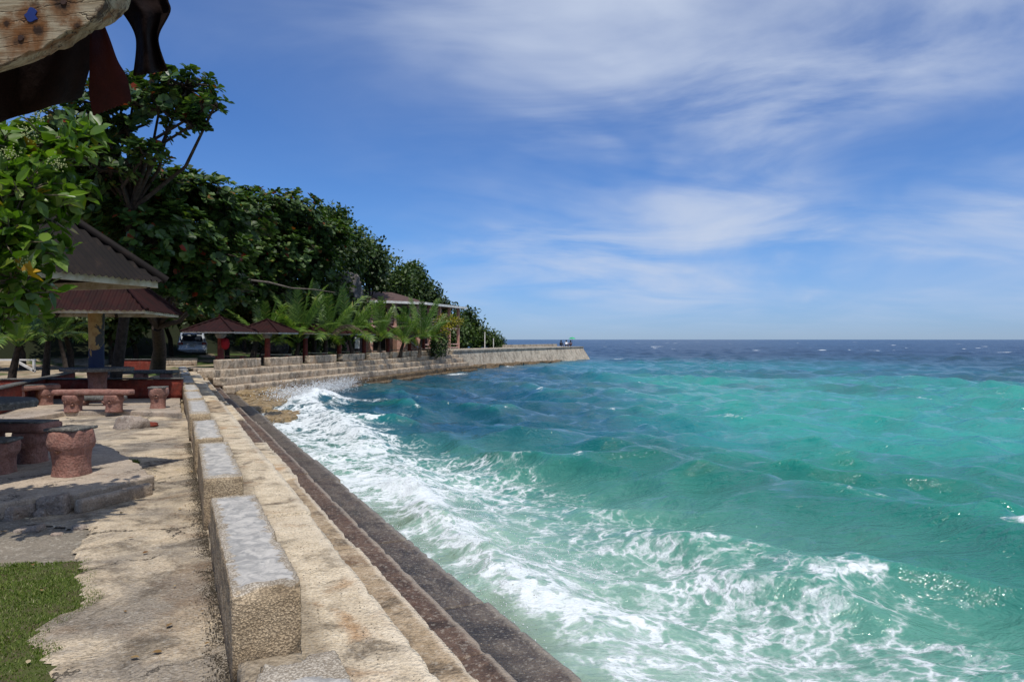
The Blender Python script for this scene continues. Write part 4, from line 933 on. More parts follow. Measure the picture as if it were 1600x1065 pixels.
# lawn and pale kerb by the jetty root
lp = [(-14, 66), (-5.6, 67.5), (-0.6, 80), (-1.2, 92), (-12, 92)]
o = sheet('far_lawn', [(-11, 70), (-5.6, 70.5), (-4.8, 72.0), (-0.8, 82), (-1.2, 94), (-12, 94)], 0.47, 0.5, simple('far_turf', (0.12, 0.17, 0.05), 0.9, .1, col2=(0.08, 0.12, 0.035), sc=1.0), wob=.3, amp=.03, seed=71)
mb = MB(); a, rz = qpt(36, -2.2, .55); b, _ = qpt(53, -2.6, .55)
mb.bar(a, b, .25, .22); o = mb.build('lawn_kerb', M['jetty']); tag(o, 'long pale concrete kerb at the edge of the lawn beside the jetty', 'kerb')
mb = MB(); mb.bar(qpt(54, -3.6, .78)[0], qpt(71, -3.8, .78)[0], .3, .32); o = mb.build('sea_parapet', M['jetty']); tag(o, 'low pale parapet along the far side of the jetty top', 'parapet')
for (u, d, h, lb) in ((757.5, 78, 1.75, 'tall thin white pole standing on the jetty root'), (771, 86, 1.1, 'short thin white pole right of the tall one')):
    c = at(u, d, .55); mb = MB(); mb.tube([c, c + Vector((0, 0, h))], .055, 8); mb.tube([c + Vector((0, 0, h)), c + Vector((0, 0, h + .08))], .08, 8); o = mb.build('pole', M['white']); tag(o, lb, 'pole')

# ------------------------------------------------------------------ palms
def frond_mesh(L, droop, seed, n=34, dead=False, wide=.62):
    r = np.random.default_rng(seed); pts = []
    for i in range(9):
        s_ = i / 8; pts.append(Vector((L * s_ * math.cos(1.15 * s_ * droop * .5), 0, L * (s_ * 1.0 * .25 - droop * .42 * s_ ** 2.2) + 0)))
    def P(s_):
        q = s_ * 8; i = min(int(q), 7); return pts[i].lerp(pts[i + 1], q - i)
    mb = MB(); mb.tube(pts, [.028 * (1 - .8 * i / 8) + .004 for i in range(9)], 5, cap=False)
    nv = len(mb.f); 
    for k in range(n):
        s_ = .14 + .84 * k / n; p = P(s_); tg = (P(min(1, s_ + .05)) - P(s_ - .05)).normalized(); ll = wide * math.sin(PI * (s_ * .82 + .14)) ** .6 * r.uniform(.85, 1.1) * L / 3
        for sd in (-1, 1):
            up = .28 if not dead else -.5; out = (Vector((0, sd, 0)) * .8 + tg * .75 + Vector((0, 0, up)) + Vector(r.uniform(-.12, .12, 3))).normalized()
            tip = p + out * ll + Vector((0, 0, -ll * (.34 if not dead else .6))); mid = p + out * ll * .5 + Vector((0, 0, -ll * .04)); wv = tg * .024 * L / 3
            mb.add([p - wv, p + wv, mid + wv * 1.2, tip, mid - wv * 1.2], [(0, 1, 2, 4), (4, 2, 3)])
    return mb, nv
FM = []
for k, (L, dr) in enumerate([(3.0, .1), (3.1, .45), (3.0, .8), (2.9, 1.15), (2.8, 1.55)]):
    mb, nv = frond_mesh(L, dr, 800 + k); me = bpy.data.meshes.new('frond'); me.from_pydata([tuple(v) for v in mb.v], [], mb.f); me.update(); me.materials.append(M['palm']); FM.append(me)
mb, nv = frond_mesh(2.8, 1.7, 820, dead=True, wide=.36, n=26); FD = bpy.data.meshes.new('frond'); FD.from_pydata([tuple(v) for v in mb.v], [], mb.f); FD.update(); FD.materials.append(M['palmdead'])
def palm(label, base, h, size, seed, nf=13, dead=1, tr=.12, group=None, lean=(0, 0)):
    r = np.random.default_rng(seed); t = thing('coconut_palm', label, 'palm', base, 0, group); lean = (r.uniform(-.35, .35), r.uniform(-.2, .2)); kb = r.uniform(-.12, .12)
    mb = MB(); mb.tube([(0, 0, -.1), (lean[0] * .4, lean[1] * .4, h * .5), (lean[0], lean[1], h)], [tr * 1.5, tr * 1.1, tr * .8], 8); mb.build('trunk', M['bark_pale' if h > 1.5 else 'bark'], t, smooth=True)
    for k in range(nf + dead):
        dd = k >= nf; s_ = k / nf
        o = bpy.data.objects.new('frond', FD if dd else FM[min(3, int(s_ * 4.4))]); C.objects.link(o); o.parent = t
        az = 2.4 * k + r.uniform(-.3, .3); el = (1.35 + kb - 1.0 * s_ + r.uniform(-.1, .1)) if not dd else r.uniform(.75, 1.1)
        o.location = (lean[0], lean[1], h); o.rotation_euler = (r.uniform(-.3, .3), -el + .2, az); sc = size * r.uniform(.7, 1.15); o.scale = (sc, sc, sc)
        if dd: o['label'] = 'dry brown drooping frond'
    return t
PG = 'young coconut palms along the quay'
palm('bushy young palm, first of the row, half shaded behind the second red roof', at(405, 40, .2), 1.05, 0.97, 41, 12, 0, group=PG)
palm('young palm with bright upright fronds between the second and third red posts', at(462, 42, .2), 1.20, 1.24, 42, 13, 0, group=PG)
palm('young palm with a dry brown frond hanging over the third red roof', at(508, 44, .2), 1.35, 1.21, 43, 13, 2, group=PG)
palm('young palm with long arching fronds in front of the left house wall', at(552, 47, .2), 1.35, 1.15, 44, 12, 0, group=PG)
palm('young palm with upright fronds in front of the left house roof end', at(592, 51, .25), 1.22, 0.97, 45, 13, 0, group=PG)
palm('young palm in front of the house staircase', at(625, 54, .25), 1.08, 0.97, 46, 12, 0, group=PG)
palm('tallest young palm, in front of the middle of the house roof', at(655, 56, .25), 1.35, 1.13, 47, 14, 0, group=PG)
palm('last young palm of the row, in front of the house balcony', at(676, 60, .25), 1.22, 0.92, 48, 12, 0, group=PG)
palm('thin grey-stemmed palm at the left edge behind the red wall', at(14, 19, .05), 1.35, .62, 51, 11, 0, .09)
palm('thin grey-stemmed palm left of the yellow post with drooping bright fronds', at(70, 20.5, .05), 1.5, .68, 52, 12, 0, .09)
palm('slender palm close left of the yellow post, further back than the others', at(106, 25, .1), 1.5, .66, 53, 12, 0, .07)
# yellow leafed shrub by the house
c = at(702, 62, 3.05); r = np.random.default_rng(3)
tree('croton_shrub', 'yellow leafed shrub hanging beside the house balcony', 'shrub', (c.x - .4, c.y + .2, .3), [(at(695, 61.5, 3.0), (.9, .6, .4)), (at(708, 62, 3.0), (.75, .5, .35)), (at(690, 61, 2.2), (.6, .5, .6))], 'small', 1300, .2, 'croton', .06, 99)
tree('dark_shrub', 'dark green shrub standing at the wall below the yellow leafed shrub', 'shrub', at(690, 60, .3), [(at(690, 60, 1.2), (.6, .5, .85)), (at(680, 59.5, .9), (.4, .4, .6))], 'small', 1300, .17, 'forest2', .05, 98)

# ------------------------------------------------------------------ pavilions
def corrugated_pyramid(t, s, rise, mat, pitch=.076, amp=.016, skirt=0.0, cap=True):
    for f in range(4):
        step = pitch / 6 if s > 1.55 or pitch < .09 else pitch / 4
        n = int(2 * s / step); V, Fc = [], []; Rm = Matrix.Rotation(f * PI / 2, 3, 'Z')
        slope = Vector((0, rise, 0)); ln = math.hypot(s, rise); nx = Vector((0, -rise / ln, s / ln))
        for k in range(n + 1):
            a = -s + 2 * s * k / n; w_ = amp * math.cos(2 * PI * a / pitch); tm = 1 - abs(a) / s
            for q in range(3):
                tt_ = tm * q / 2; p_ = Vector((a, -s + s * tt_, rise * tt_)) + nx * (w_ + .004 * math.sin(a * 9 + q * 3))
                if q == 0: p_ += Vector((0, -.06 - .012 * random.random(), -.035))
                V.append(Rm @ p_)
        for k in range(n):
            for q in range(2): a = k * 3 + q; Fc.append((a, a + 3, a + 4, a + 1))
        me = bpy.data.meshes.new('roof_panel'); me.from_pydata([tuple(v) for v in V], [], Fc); me.update(); me.polygons.foreach_set('use_smooth', np.ones(len(Fc), bool)); link('roof_panel', me, mat, t)
        if cap:
            mb = MB(); mb.tube([Rm @ Vector((s + .05, -s - .05, -.01)), Rm @ Vector((s * .5, -s * .5, rise * .5 + .035)), Rm @ Vector((0, 0, rise + .03))], [.05, .05, .05], 6); mb.build('ridge_cap', mat, t, smooth=True)

def pavilion(label, loc, rz, s, eave, rise, roofm, postm, post_r=.15, group=None, fascia='cream', detail=True, cap_m=None, pitch=.076, tilt=0, amp=.016):
    t = thing('pavilion', label, 'pavilion', loc, rz, group)
    top = bpy.data.objects.new('roof', None); C.objects.link(top); top.parent = t; top.location = (0, 0, eave); top.rotation_euler = (tilt, 0, 0)
    corrugated_pyramid(top, s, rise, roofm, pitch, amp)
    for f in range(4):
        Rm = Matrix.Rotation(f * PI / 2, 3, 'Z'); mb = MB(); mb.bar(Rm @ Vector((-s + .03, -s + .02, -.055)), Rm @ Vector((s - .03, -s + .02, -.055)), .025, .09); mb.build('fascia_board', M[fascia], top)
    mb = MB()
    for f in range(4):
        Rm = Matrix.Rotation(f * PI / 2 + PI / 4, 3, 'Z'); mb.bar(Rm @ Vector((0, .05, rise - .12)), Rm @ Vector((0, s * 1.36, -.09)), .06, .08)
        Rm = Matrix.Rotation(f * PI / 2, 3, 'Z'); mb.bar(Rm @ Vector((0, .05, rise - .12)), Rm @ Vector((0, s * .95, -.09)), .05, .07); mb.bar(Rm @ Vector((-s * .5, -s * .5, rise * .42)), Rm @ Vector((s * .5, -s * .5, rise * .42)), .05, .05)
    mb.build('rafter', M['darkwood'], top)
    mb = MB(); mb.lathe((0, 0, 0), [(post_r * 1.15, -.1), (post_r, .3), (post_r * .95, eave * .7), (post_r * 1.05, eave), (post_r * .9, eave + rise - .1)], 14, rough=.05); mb.build('post', postm, t, smooth=True)
    if cap_m:
        mb = MB(); mb.lathe((0, 0, 0), [(post_r * 1.1, eave - .34), (post_r * 1.7, eave - .2), (post_r * 1.6, eave - .08), (post_r * 1.1, eave - .02)], 12, rough=.1); mb.build('capital', cap_m, t)
    return t
# the nearer of the two big ones (post outside the frame on the left) and the further one
ang = math.atan2(-.95, -.3)
CEN_N = Vector((-4.18, 8.35, 0)) + Vector((-.3, -.95, 0)) * 1.75 + Vector((-.95, .3, 0)) * 1.75
pavilion('near pavilion with steep weathered dark corrugated roof and cream fascia board', (CEN_N.x, CEN_N.y, .12), math.atan2(.3, .95) * -1 , 1.75, 2.19, 1.72, M['roof_shade_dark'], M['post'], .16, pitch=.085)
pavilion('further pavilion with maroon scalloped eaves on a peeling yellow and blue post', at(151, 17.0, .12), R(12), 1.50, 2.16, 1.4, M['roof_red'], M['post'], .175, pitch=.135, amp=.024)
PV = [(345, 35.0), (418, 38.6), (477, 43.0), (530, 47.5), (569, 51.7), (606, 56.0), (640, 60.3), (662, 64.5)]
PL = ['first small maroon-roofed pavilion from the left, beside the silver car', 'second small maroon-roofed pavilion, left of the palms', 'third small maroon-roofed pavilion, under the dry palm frond', 'fourth small pavilion with red post, under the arching palm',
      'fifth small pavilion with red post in front of the house left corner', 'sixth small pavilion with red post by the house stairs', 'seventh small pavilion with red post before the house middle', 'last small pavilion with red post before the house balcony']
p0 = pavilion(PL[0], at(345, 35, .2), R(-6), 1.3, 1.8, .68, M['roof_red'], M['redpost'], .16, 'small pavilions along the far quay', 'white', cap_m=M['capital'], pitch=.2)
for k, (u, d) in enumerate(PV[1:]):
    q = dup(p0, at(u, d, .2), R(-8 - 2 * k), PL[k + 1], 'small pavilions along the far quay')
    q.scale = (.95, .95, 1)

# ------------------------------------------------------------------ stump furniture
def stump_profile(h, r0): return [(r0 * 1.04, 0), (r0 * 1.0, .03), (r0 * .97, h * .15), (r0 * .95, h * .3), (r0 * .97, h * .45), (r0 * .99, h * .56), (r0 * 1.1, h * .62), (r0 * 1.16, h * .72), (r0 * 1.14, h * .85), (r0 * 1.12, h * .93), (r0 * 1.08, h)]
def stump(t, name, c, h, r0, mat, seed, sx=1, sy=1, rz=0, knobs=1):
    mb = MB(); mb.lathe(c, stump_profile(h, r0), 26, sx, sy, rz, .13, seed, 1.5); o = mb.build(name, mat, t, smooth=True)
    for k in range(knobs):
        a = -PI / 2 + .5 * (k * 2 - (knobs - 1)) + rz; z = h * (.62 - .12 * (k % 2)); d = Vector((math.cos(a) * sx, math.sin(a) * sy, 0)) * r0 * .86; cc = Vector(c) + d + Vector((0, 0, z))
        mb = MB(); dd = Vector((math.cos(a), math.sin(a), .15)).normalized(); mb.tube([cc - dd * .05, cc + dd * .035, cc + dd * .05], [r0 * .34, r0 * .30, r0 * .2], 9); mb.build('branch_stub', mat, o, smooth=True)
    return o
def stool(label, loc, rz, h=.42, r0=.19, seed=1, sx=1.0, sy=1.15, group=None, top=True):
    t = thing('stump_stool', label, 'stool', loc, rz, group); stump(t, 'base', (0, 0, -.02), h, r0, M['pink'], seed, sx, sy)
    me = rough_box(r0 * 2.16 * sx, r0 * 2.16 * sy, .035, .02, .006, seed, .012, 9, .03); o = link('seat_slab', me, M['seat'], t); o.location = (0, 0, h - .025)
    return t
def bench(label, loc, rz, L=1.5, h=.43, seatm='pink', wd=.3, seed=1, group=None, topm=None):
    t = thing('stump_bench', label, 'bench', loc, rz, group)
    me = rough_box(L, wd, .11, .04, .012, seed, .045, 6, .03); o = link('seat', me, M[seatm], t); o.location = (0, 0, h - .11)
    if topm: me = rough_box(L - .06, wd - .05, .02, .05, .003, seed + 2, .006); o = link('seat_slab', me, M[topm], t); o.location = (0, 0, h - .003)
    for k, x in enumerate((-L * .27, L * .27)): stump(t, 'leg', (x, 0, -.02), h - .09, .155, M['pink'], seed + k, knobs=2 - k)
    return t
# slabs
def slab(name, label, poly, z0, z1, mat, seed, res=.05, bev=.02):
    mb = MB(); n = len(poly); V = [(x, y, z0) for x, y in poly] + [(x, y, z1) for x, y in poly]
    mb.add(V, [tuple(range(n))[::-1], tuple(range(n, 2 * n))] + [(i, (i + 1) % n, (i + 1) % n + n, i + n) for i in range(n)])
    o = mb.build(name, mat, None, bevel=bev); tag(o, label, 'platform'); return o
def ragged(pts, step=.12, amp=.03, seed=1):
    r = np.random.default_rng(seed); out = []
    for i in range(len(pts)):
        a, b = Vector(pts[i]), Vector(pts[(i + 1) % len(pts)]); k = max(1, int((b - a).length / step))
        if (b - a).length > 4: k = min(k, 40)
        for q in range(k): p = a.lerp(b, q / k); out.append((p.x + r.uniform(-amp, amp), p.y + r.uniform(-amp, amp)))
    return out
SZ = .16
def sp(u, v, z=SZ): d = (EYE - z) * F / (v - 530); return ((u - 800) / F * d, d)
near_slab = ragged([sp(238, 742), sp(120, 770), sp(70, 774), sp(0, 786), (-8.5, 6.2), (-9.5, 10.0), sp(0, 690), sp(150, 688), sp(205, 716)], seed=4)
slab('pavilion_slab', 'broken cornered concrete slab under the stump stools in the left foreground', near_slab, .015, SZ, M['slab'], 1)
far_slab = ragged([sp(283, 645, .1), sp(190, 641, .1), sp(100, 643, .1), sp(20, 655, .1), (-13.5, 14.8), (-16, 19), (-11, 21), tuple(Wf(.2, 20.5).xy)], seed=5, step=.3)
slab('pavilion_slab', 'low pale concrete slab carrying the pink stump bench and the further pavilion', far_slab, -.02, .1, M['slab'], 2)
# broken stones on the face of the near slab
for k, (u, v, w_, h_, dep, lb) in enumerate([(91, 772, .24, .19, .22, 'squarish grey stone wedged under the edge of the near slab'), (52, 774, .20, .13, .2, 'pale flaking stone left of the squarish one under the slab edge'), (14, 780, .30, .15, .2, 'dark stone at the left under the slab edge'),
        (70, 775, .10, .09, .2, 'small stone jammed between the squarish and the flaking stone'), (50, 806, .20, .06, .16, 'flat brown stone lying on the dirt before the slab'), (128, 803, .11, .05, .09, 'fist-sized stone on the edge of the path before the slab'), (92, 812, .08, .035, .07, 'small flat chip lying right before the squarish stone')]):
    x, y = sp(u, v)
    if v > 800: y = (EYE) * F / (v + 20 - 530); x = (u - 800) / F * y
    me = rough_box(w_, dep, h_, .018, .014, 30 + k * 3, .03, 5, .06); o = link('stone', me, M['stone']); o.location = (x, y - .03, -.03); o.rotation_euler = (R(random.uniform(-6, 6)), R(random.uniform(-8, 8)), R(random.uniform(-15, 25))); tag(o, lb, 'stone')
# smooth mortar strip on the slab face
a_, b_ = Vector(sp(122, 772)), Vector(sp(236, 746))
me = rough_box((b_ - a_).length, .10, .14, .03, .012, 44, .03, 6, .03); o = link('mortar_patch', me, M['slab']); m_ = (a_ + b_) / 2; o.location = (m_.x + .02, m_.y - .055, -.02); o.rotation_euler = (0, 0, math.atan2(b_.y - a_.y, b_.x - a_.x)); tag(o, 'smooth grey cement strip patched along the broken face of the near slab', 'cement')

# near group
stool('thick terracotta stump stool with grey top, nearest on the slab', at(111, 7.5, SZ), R(-8), .50, .158, 5, 1.0, 1.1)
bench('wide dark stump bench with grey top behind the nearest stool', at(12, 8.3, SZ), R(-4), 1.1, .47, 'pink', .38, 8, topm='seat')
stool('small pale stool with mossy green top cut by the left frame edge', at(0, 7.6, SZ), R(10), .36, .14, 9)
bpy.data.objects[-1] if False else None
def table(label, loc, rz, rad, h, postm, seed, sides=9):
    t = thing('round_table', label, 'table', loc, rz); r = np.random.default_rng(seed)
    mb = MB(); ring = [(rad * r.uniform(.95, 1.04) * math.cos(2 * PI * k / 22), rad * .95 * r.uniform(.95, 1.04) * math.sin(2 * PI * k / 22)) for k in range(22)]; n = 22
    V = [(x * .97, y * .97, h - .08) for x, y in ring] + [(x, y, h - .02) for x, y in ring] + [(x * .98, y * .98, h) for x, y in ring]
    mb.add(V, [tuple(range(n))[::-1], tuple(range(2 * n, 3 * n))] + [(i + a * n, (i + 1) % n + a * n, (i + 1) % n + (a + 1) * n, i + (a + 1) * n) for i in range(n) for a in (0, 1)])
    mb.build('table_top', M['seat'], t)
    mb = MB(); mb.lathe((0, 0, 0), [(.26, 0), (.21, .1), (.195, h * .6), (.24, h - .08)], 16, rough=.08, seed=seed); mb.build('pedestal', M['pink'], t, smooth=True); return t
table('dark grey round table at the left edge above the near bench', at(-42, 7.7, SZ), 0, .62, .77, None, 3)
table('round grey table built around the yellow post of the further pavilion', at(152, 17.0, .1), 0, .80, .82, None, 4)
bench('pink cement bench with log seat on two stump legs with cut branch knobs', at(146, 14.75, .1), R(0), 1.6, .45, 'pink', .30, 21)
stool('reddish stump stool at the right end of the pink bench', at(247, 15.4, .1), R(15), .46, .165, 23, 1, 1.1)
bench('grey-topped bench seen end on left of the pink bench', at(46, 15.9, .1), R(62), 1.2, .46, 'pink', .36, 25, topm='seat')
bench('long low grey slab bench lying in front of the yellow post behind the pink bench', at(150, 16.0, .1), R(2), 1.3, .22, 'seat', .25, 27)
# red low walls
def low_wall(label, a, b, h, th=.16, z0=.05, mat='redwall'):
    a, b = Vector(a), Vector(b); t = thing('low_wall', label, 'wall', ((a.x + b.x) / 2, (a.y + b.y) / 2, z0), math.atan2(b.y - a.y, b.x - a.x)); L = (b - a).length
    me = rough_box(L, th, h, .12, .008, int(L * 37) % 90, .015, 4, .03); link('wall_body', me, M[mat], t)
    me = rough_box(L + .04, th + .06, .04, .1, .004, int(L * 31) % 90, .008); o = link('top_slab', me, M['seat'], t); o.location = (0, 0, h + .001); return t
low_wall('low dark red wall behind the table and the pink bench', (-12.9, 17.75), (-8.45, 18.05), .50, z0=.08)
low_wall('low bright red wall running away from the left edge of the picture', (-10.25, 13.9), (-13.3, 21.3), .52, z0=.08)
low_wall('short red wall with a pale top in the shade beyond the yellow post', at(180, 31, 0).xy, at(242, 31, 0).xy, .55, z0=.15)
low_wall('low pale kerb wall in front of the silver car', at(258, 38, 0).xy, at(308, 38.5, 0).xy, .40, z0=.12, mat='wall_far')
bench('long dark bench, left one of the pair beyond the red wall', at(196, 23.5, .1), R(3), 1.7, .45, 'seat', .4, 28, 'dark slab benches beyond the red wall')
bench('long dark bench, right one of the pair beside the seawall blocks', at(240, 22.5, .1), R(-4), 1.5, .52, 'seat', .4, 29, 'dark slab benches beyond the red wall')
# litter on the path
o = rock('broken_stone', at(206, 12.7, .03), (.26, .2, .2), M['stone'], 51, .45, sub=3); tag(o, 'pile of light grey broken concrete lying on the path edge before the pink bench', 'rubble')
o = rock('broken_tile', at(224, 12.9, .04), (.26, .14, .045), M['redwall'], 52, .2, sub=3); tag(o, 'flat reddish brown broken piece lying next to the grey rubble', 'rubble')
# white wooden frame under the palms
wf_ = thing('broken_swing', 'white broken wooden frame leaning on the sand left of the yellow post', 'frame', (0, 0, 0))
mb = MB(); mb.bar(atv(22, 562, 21), atv(55, 580, 21), .06); mb.build('brace', M['white'], wf_); mb = MB(); mb.bar(atv(53, 562, 21), atv(53, 580, 21), .06); mb.build('upright', M['white'], wf_)
mb = MB(); mb.bar(atv(-5, 562, 21.2), atv(56, 562, 21.2), .05); mb.build('top_rail', M['white'], wf_)
# red bag on the first post
mb = MB(); c = at(352, 34.6, 0); mb.lathe((c.x, c.y, 0), [(.05, 1.10), (.16, 1.2), (.20, 1.42), (.17, 1.6), (.05, 1.68)], 12, rough=.2); o = mb.build('red_cloth', M['redcloth'], None, smooth=True); tag(o, 'bright red cloth bundle hanging on the first small pavilion post', 'cloth')
# plank benches under the small pavilions
for k, (u, d) in enumerate(PV):
    lbs = ['near the silver car', 'left of the palms', 'under the dry palm frond', 'under the arching palm', 'before the house left corner', 'by the house stairs', 'before the middle of the house', 'before the balcony']
    c = at(u + 14, d + .8, .2); t = thing('plank_bench', 'pale plank bench inland of the small pavilion ' + lbs[k], 'bench', c, R(4), 'plank benches under the small pavilions')
    mb = MB(); mb.box((0, 0, .55), (1.6, .3, .05)); mb.build('seat', M['cream'] if k else M['pink'], t)
    for x in (-.6, .6): mb = MB(); mb.box((x, 0, .26), (.16, .22, .52)); mb.build('leg', M['redpost'], t)

# ------------------------------------------------------------------ silver car
def car():
    t = thing('silver_suv', 'silver sport utility car parked under the trees, seen from behind', 'car', at(300, 50.0, .28), R(25)); w2, L = .92, 4.6
    silver = simple('silver_paint', (0.60, 0.65, 0.72), .25, .5, .5, .08, 1, 0); glass = simple('car_glass', (.02, .025, .035), .08, .6, 0, .1, 1, 0); red = simple('tail_red', (.25, .01, .01), .2, .5, 0, .1, 1, 0); blk = simple('trim', (.02, .02, .02), .6); pl = simple('plate', (.8, .8, .78), .5, bump=0)
    # side profile (y, z) lofted across
    low = [(-2.25, .38), (-2.32, .62), (-2.28, .95), (-2.22, 1.12), (1.0, 1.12), (1.9, 1.02), (2.25, .85), (2.3, .45), (2.2, .35)]
    def prism(prof, ws): 
        rows = []
        for x, k in ws: rows.append([Vector((x, y * (k if i else k), z)) for i, (y, z) in enumerate(prof)])
        return rows
    loft('body', prism(low, [(-w2, .965), (-w2 + .08, 1), (w2 - .08, 1), (w2, .965)]), silver, t)
    up = [(-2.2, 1.12), (-1.98, 1.68), (-1.7, 1.78), (.2, 1.76), (.95, 1.12)]
    loft('cabin', [[Vector((x * (1 if z < 1.3 else .84), y * k, z)) for y, z in up] for x, k in ((-.86, .98), (-.8, 1), (.8, 1), (.86, .98))], silver, t)
    mb = MB(); V = [(-.68, -2.20, 1.20), (.68, -2.20, 1.20), (.58, -2.05, 1.58), (-.58, -2.05, 1.58)]; mb.add(V + [(x, y + .06, z) for x, y, z in V], [(0, 1, 2, 3), (7, 6, 5, 4), (0, 4, 5, 1), (1, 5, 6, 2), (2, 6, 7, 3), (3, 7, 4, 0)]); mb.build('rear_window', glass, t)
    for sx in (-1, 1):
        mb = MB(); mb.box((sx * .74, -2.27, 1.03), (.30, .08, .17)); mb.build('tail_light', red, t, bevel=.02)
        mb = MB(); mb.box((sx * .862, -.6, 1.42), (.03, 2.2, .32)); mb.build('side_window', glass, t)
    mb = MB(); mb.box((0, -2.33, .52), (1.7, .14, .22)); mb.build('bumper', simple('bumper_grey', (.35, .37, .4), .4), t, bevel=.04)
    mb = MB(); mb.box((0, -2.335, .88), (.36, .03, .12)); mb.build('number_plate', pl, t)
    mb = MB(); mb.box((0, -2.325, 1.0), (.7, .03, .035)); mb.build('chrome_strip', pl, t)
    mb = MB(); mb.box((0, -1.95, 1.77), (1.2, .22, .03)); mb.build('spoiler', silver, t)
    for sx in (-1, 1):
        for y in (-1.4, 1.45):
            mb = MB(); mb.tube([(sx * .62, y, .35), (sx * .9, y, .35)], .36, 18); wq = mb.build('wheel', blk, t); mb = MB(); mb.tube([(sx * .89, y, .35), (sx * .915, y, .35)], .22, 12); mb.build('rim', pl, wq)
car()

# ------------------------------------------------------------------ pink house
def house():
    A = at(579, 63, 0); Bp = at(655, 66.5, 0); a = (Bp - A).normalized(); ang = math.atan2(a.y, a.x); L1 = (Bp - A).length
    t = thing('pink_house', 'two storey pink house with brown hip roof and white eaves behind the palms', 'house', (A.x, A.y, .3), ang)
    D = 6.0; h1, h2 = 2.45, 4.65
    # left block: open upper storey with pillars, shop-like openings below
    mb = MB(); mb.box((L1 / 2, D / 2 + .8, h2 / 2), (L1 - .3, D - 1.0, h2)); mb.build('wall', M['housepink'], t)
    mb = MB(); mb.box((L1 / 2, D / 2, h1), (L1 + .1, D, .16)); mb.build('floor_slab', M['rail'], t)
    for x in (.1, L1 * .5, L1 - .1): mb = MB(); mb.box((x, .12, h2 / 2), (.26, .26, h2)); mb.build('pillar', M['housepink'], t)
    for x in (L1 * .27, L1 * .74):
        mb = MB(); mb.box((x, .775, 1.0), (1.2, .05, 1.5)); f = mb.build('window', M['dark'], t); mb = MB(); mb.box((x, .74, .2), (1.4, .08, .08)); mb.build('sill', M['rail'], f)
        mb = MB(); mb.box((x, .775, 3.5), (1.5, .05, 1.5)); mb.build('window', M['dark'], t)
    for z in (2.85, 3.1, 3.35):
        mb = MB(); mb.bar((.1, .1, z), (L1 - .1, .1, z), .07); mb.build('rail', M['rail'], t)
    def hip(x0, x1, y0, y1, z, rise, inset, name='roof'):
        mb = MB(); mb.add([(x0, y0, z), (x1, y0, z), (x1, y1, z), (x0, y1, z), (x0 + inset, (y0 + y1) / 2, z + rise), (x1 - inset, (y0 + y1) / 2, z + rise)], [(0, 1, 5, 4), (2, 3, 4, 5), (3, 0, 4), (1, 2, 5), (3, 2, 1, 0)]); o = mb.build(name, M['roof_brown'], t)
        mb = MB(); mb.box(((x0 + x1) / 2, y0, z - .09), (x1 - x0, .06, .22)); mb.build('eave_board', M['white'], t); mb = MB(); mb.box((x0, (y0 + y1) / 2, z - .09), (.06, y1 - y0 - .07, .22)); mb.build('eave_board', M['white'], t); return o
    hip(-.45, L1 + .5, -.6, D + .5, h2 + .12, 1.05, 1.6)
    # right wing, further back along the quay
    B2 = at(719, 76, 0); bv = (B2 - Bp); L2 = bv.length; rel = math.atan2(bv.y, bv.x) - ang; Mx = Matrix.Rotation(rel, 3, 'Z'); o0 = Vector((L1, 0, 0))
    def wb(c, s, name, mat): mb = MB(); mb.box(o0 + Mx @ Vector(c), s, rz=rel); return mb.build(name, mat, t)
    wb((L2 / 2 - .9, 3.4, h2 / 2 - .1), (L2 - 2.2, 4.2, h2 - .2), 'wall', M['housepink'])
    wb((L2 / 2, 2.6, h1), (L2, 5.0, .16), 'floor_slab', M['rail'])
    wb((L2 / 2, 2.4, h2 + .02), (L2 + .9, 6.0, .14), 'roof', M['roof_brown'])
    wb((L2 / 2, -.62, h2 + .03), (L2 + .9, .06, .22), 'eave_board', M['white'])
    n = 5
    for k in range(n): wb((.2 + (L2 - .4) * k / (n - 1), .15, h2 / 2), (.24, .24, h2), 'pillar', M['housepink'])
    for k in range(n):
        if k < n - 1:
            x = .2 + (L2 - .4) * (k + .5) / (n - 1); wb((x, 1.27, 1.15), (1.1, .05, 1.7), 'window', M['dark']); wb((x, 1.27, 3.5), (1.2, .05, 1.4), 'window', M['dark'])
    for z in (.45, .8, 2.8, 3.05, 3.3): wb((L2 / 2, .1, z), (L2 - .2, .07, .10), 'rail', M['rail'])
    # staircase flank
    mb = MB(); x0 = L1 * .42
    mb.add([(x0, -.9, 0), (x0 + 2.3, -.9, 0), (x0 + 2.3, -.9, .3), (x0 + .2, -.9, 1.9), (x0, -.9, 1.9)] + [(x0, -.2, 0), (x0 + 2.3, -.2, 0), (x0 + 2.3, -.2, .3), (x0 + .2, -.2, 1.9), (x0, -.2, 1.9)],
           [(0, 1, 2, 3, 4), (9, 8, 7, 6, 5), (0, 5, 6, 1), (1, 6, 7, 2), (2, 7, 8, 3), (3, 8, 9, 4), (4, 9, 5, 0)]); mb.build('staircase', M['housepink'], t)
    mb = MB(); mb.bar((x0 + .2, -.95, 2.0), (x0 + 2.4, -.95, .4), .12); mb.build('handrail', M['white'], t)
    mb = MB(); mb.box((-1.6, -.4, 1.0), (.5, .1, 1.0)); mb.build('notice_board', M['white'], t)
house()

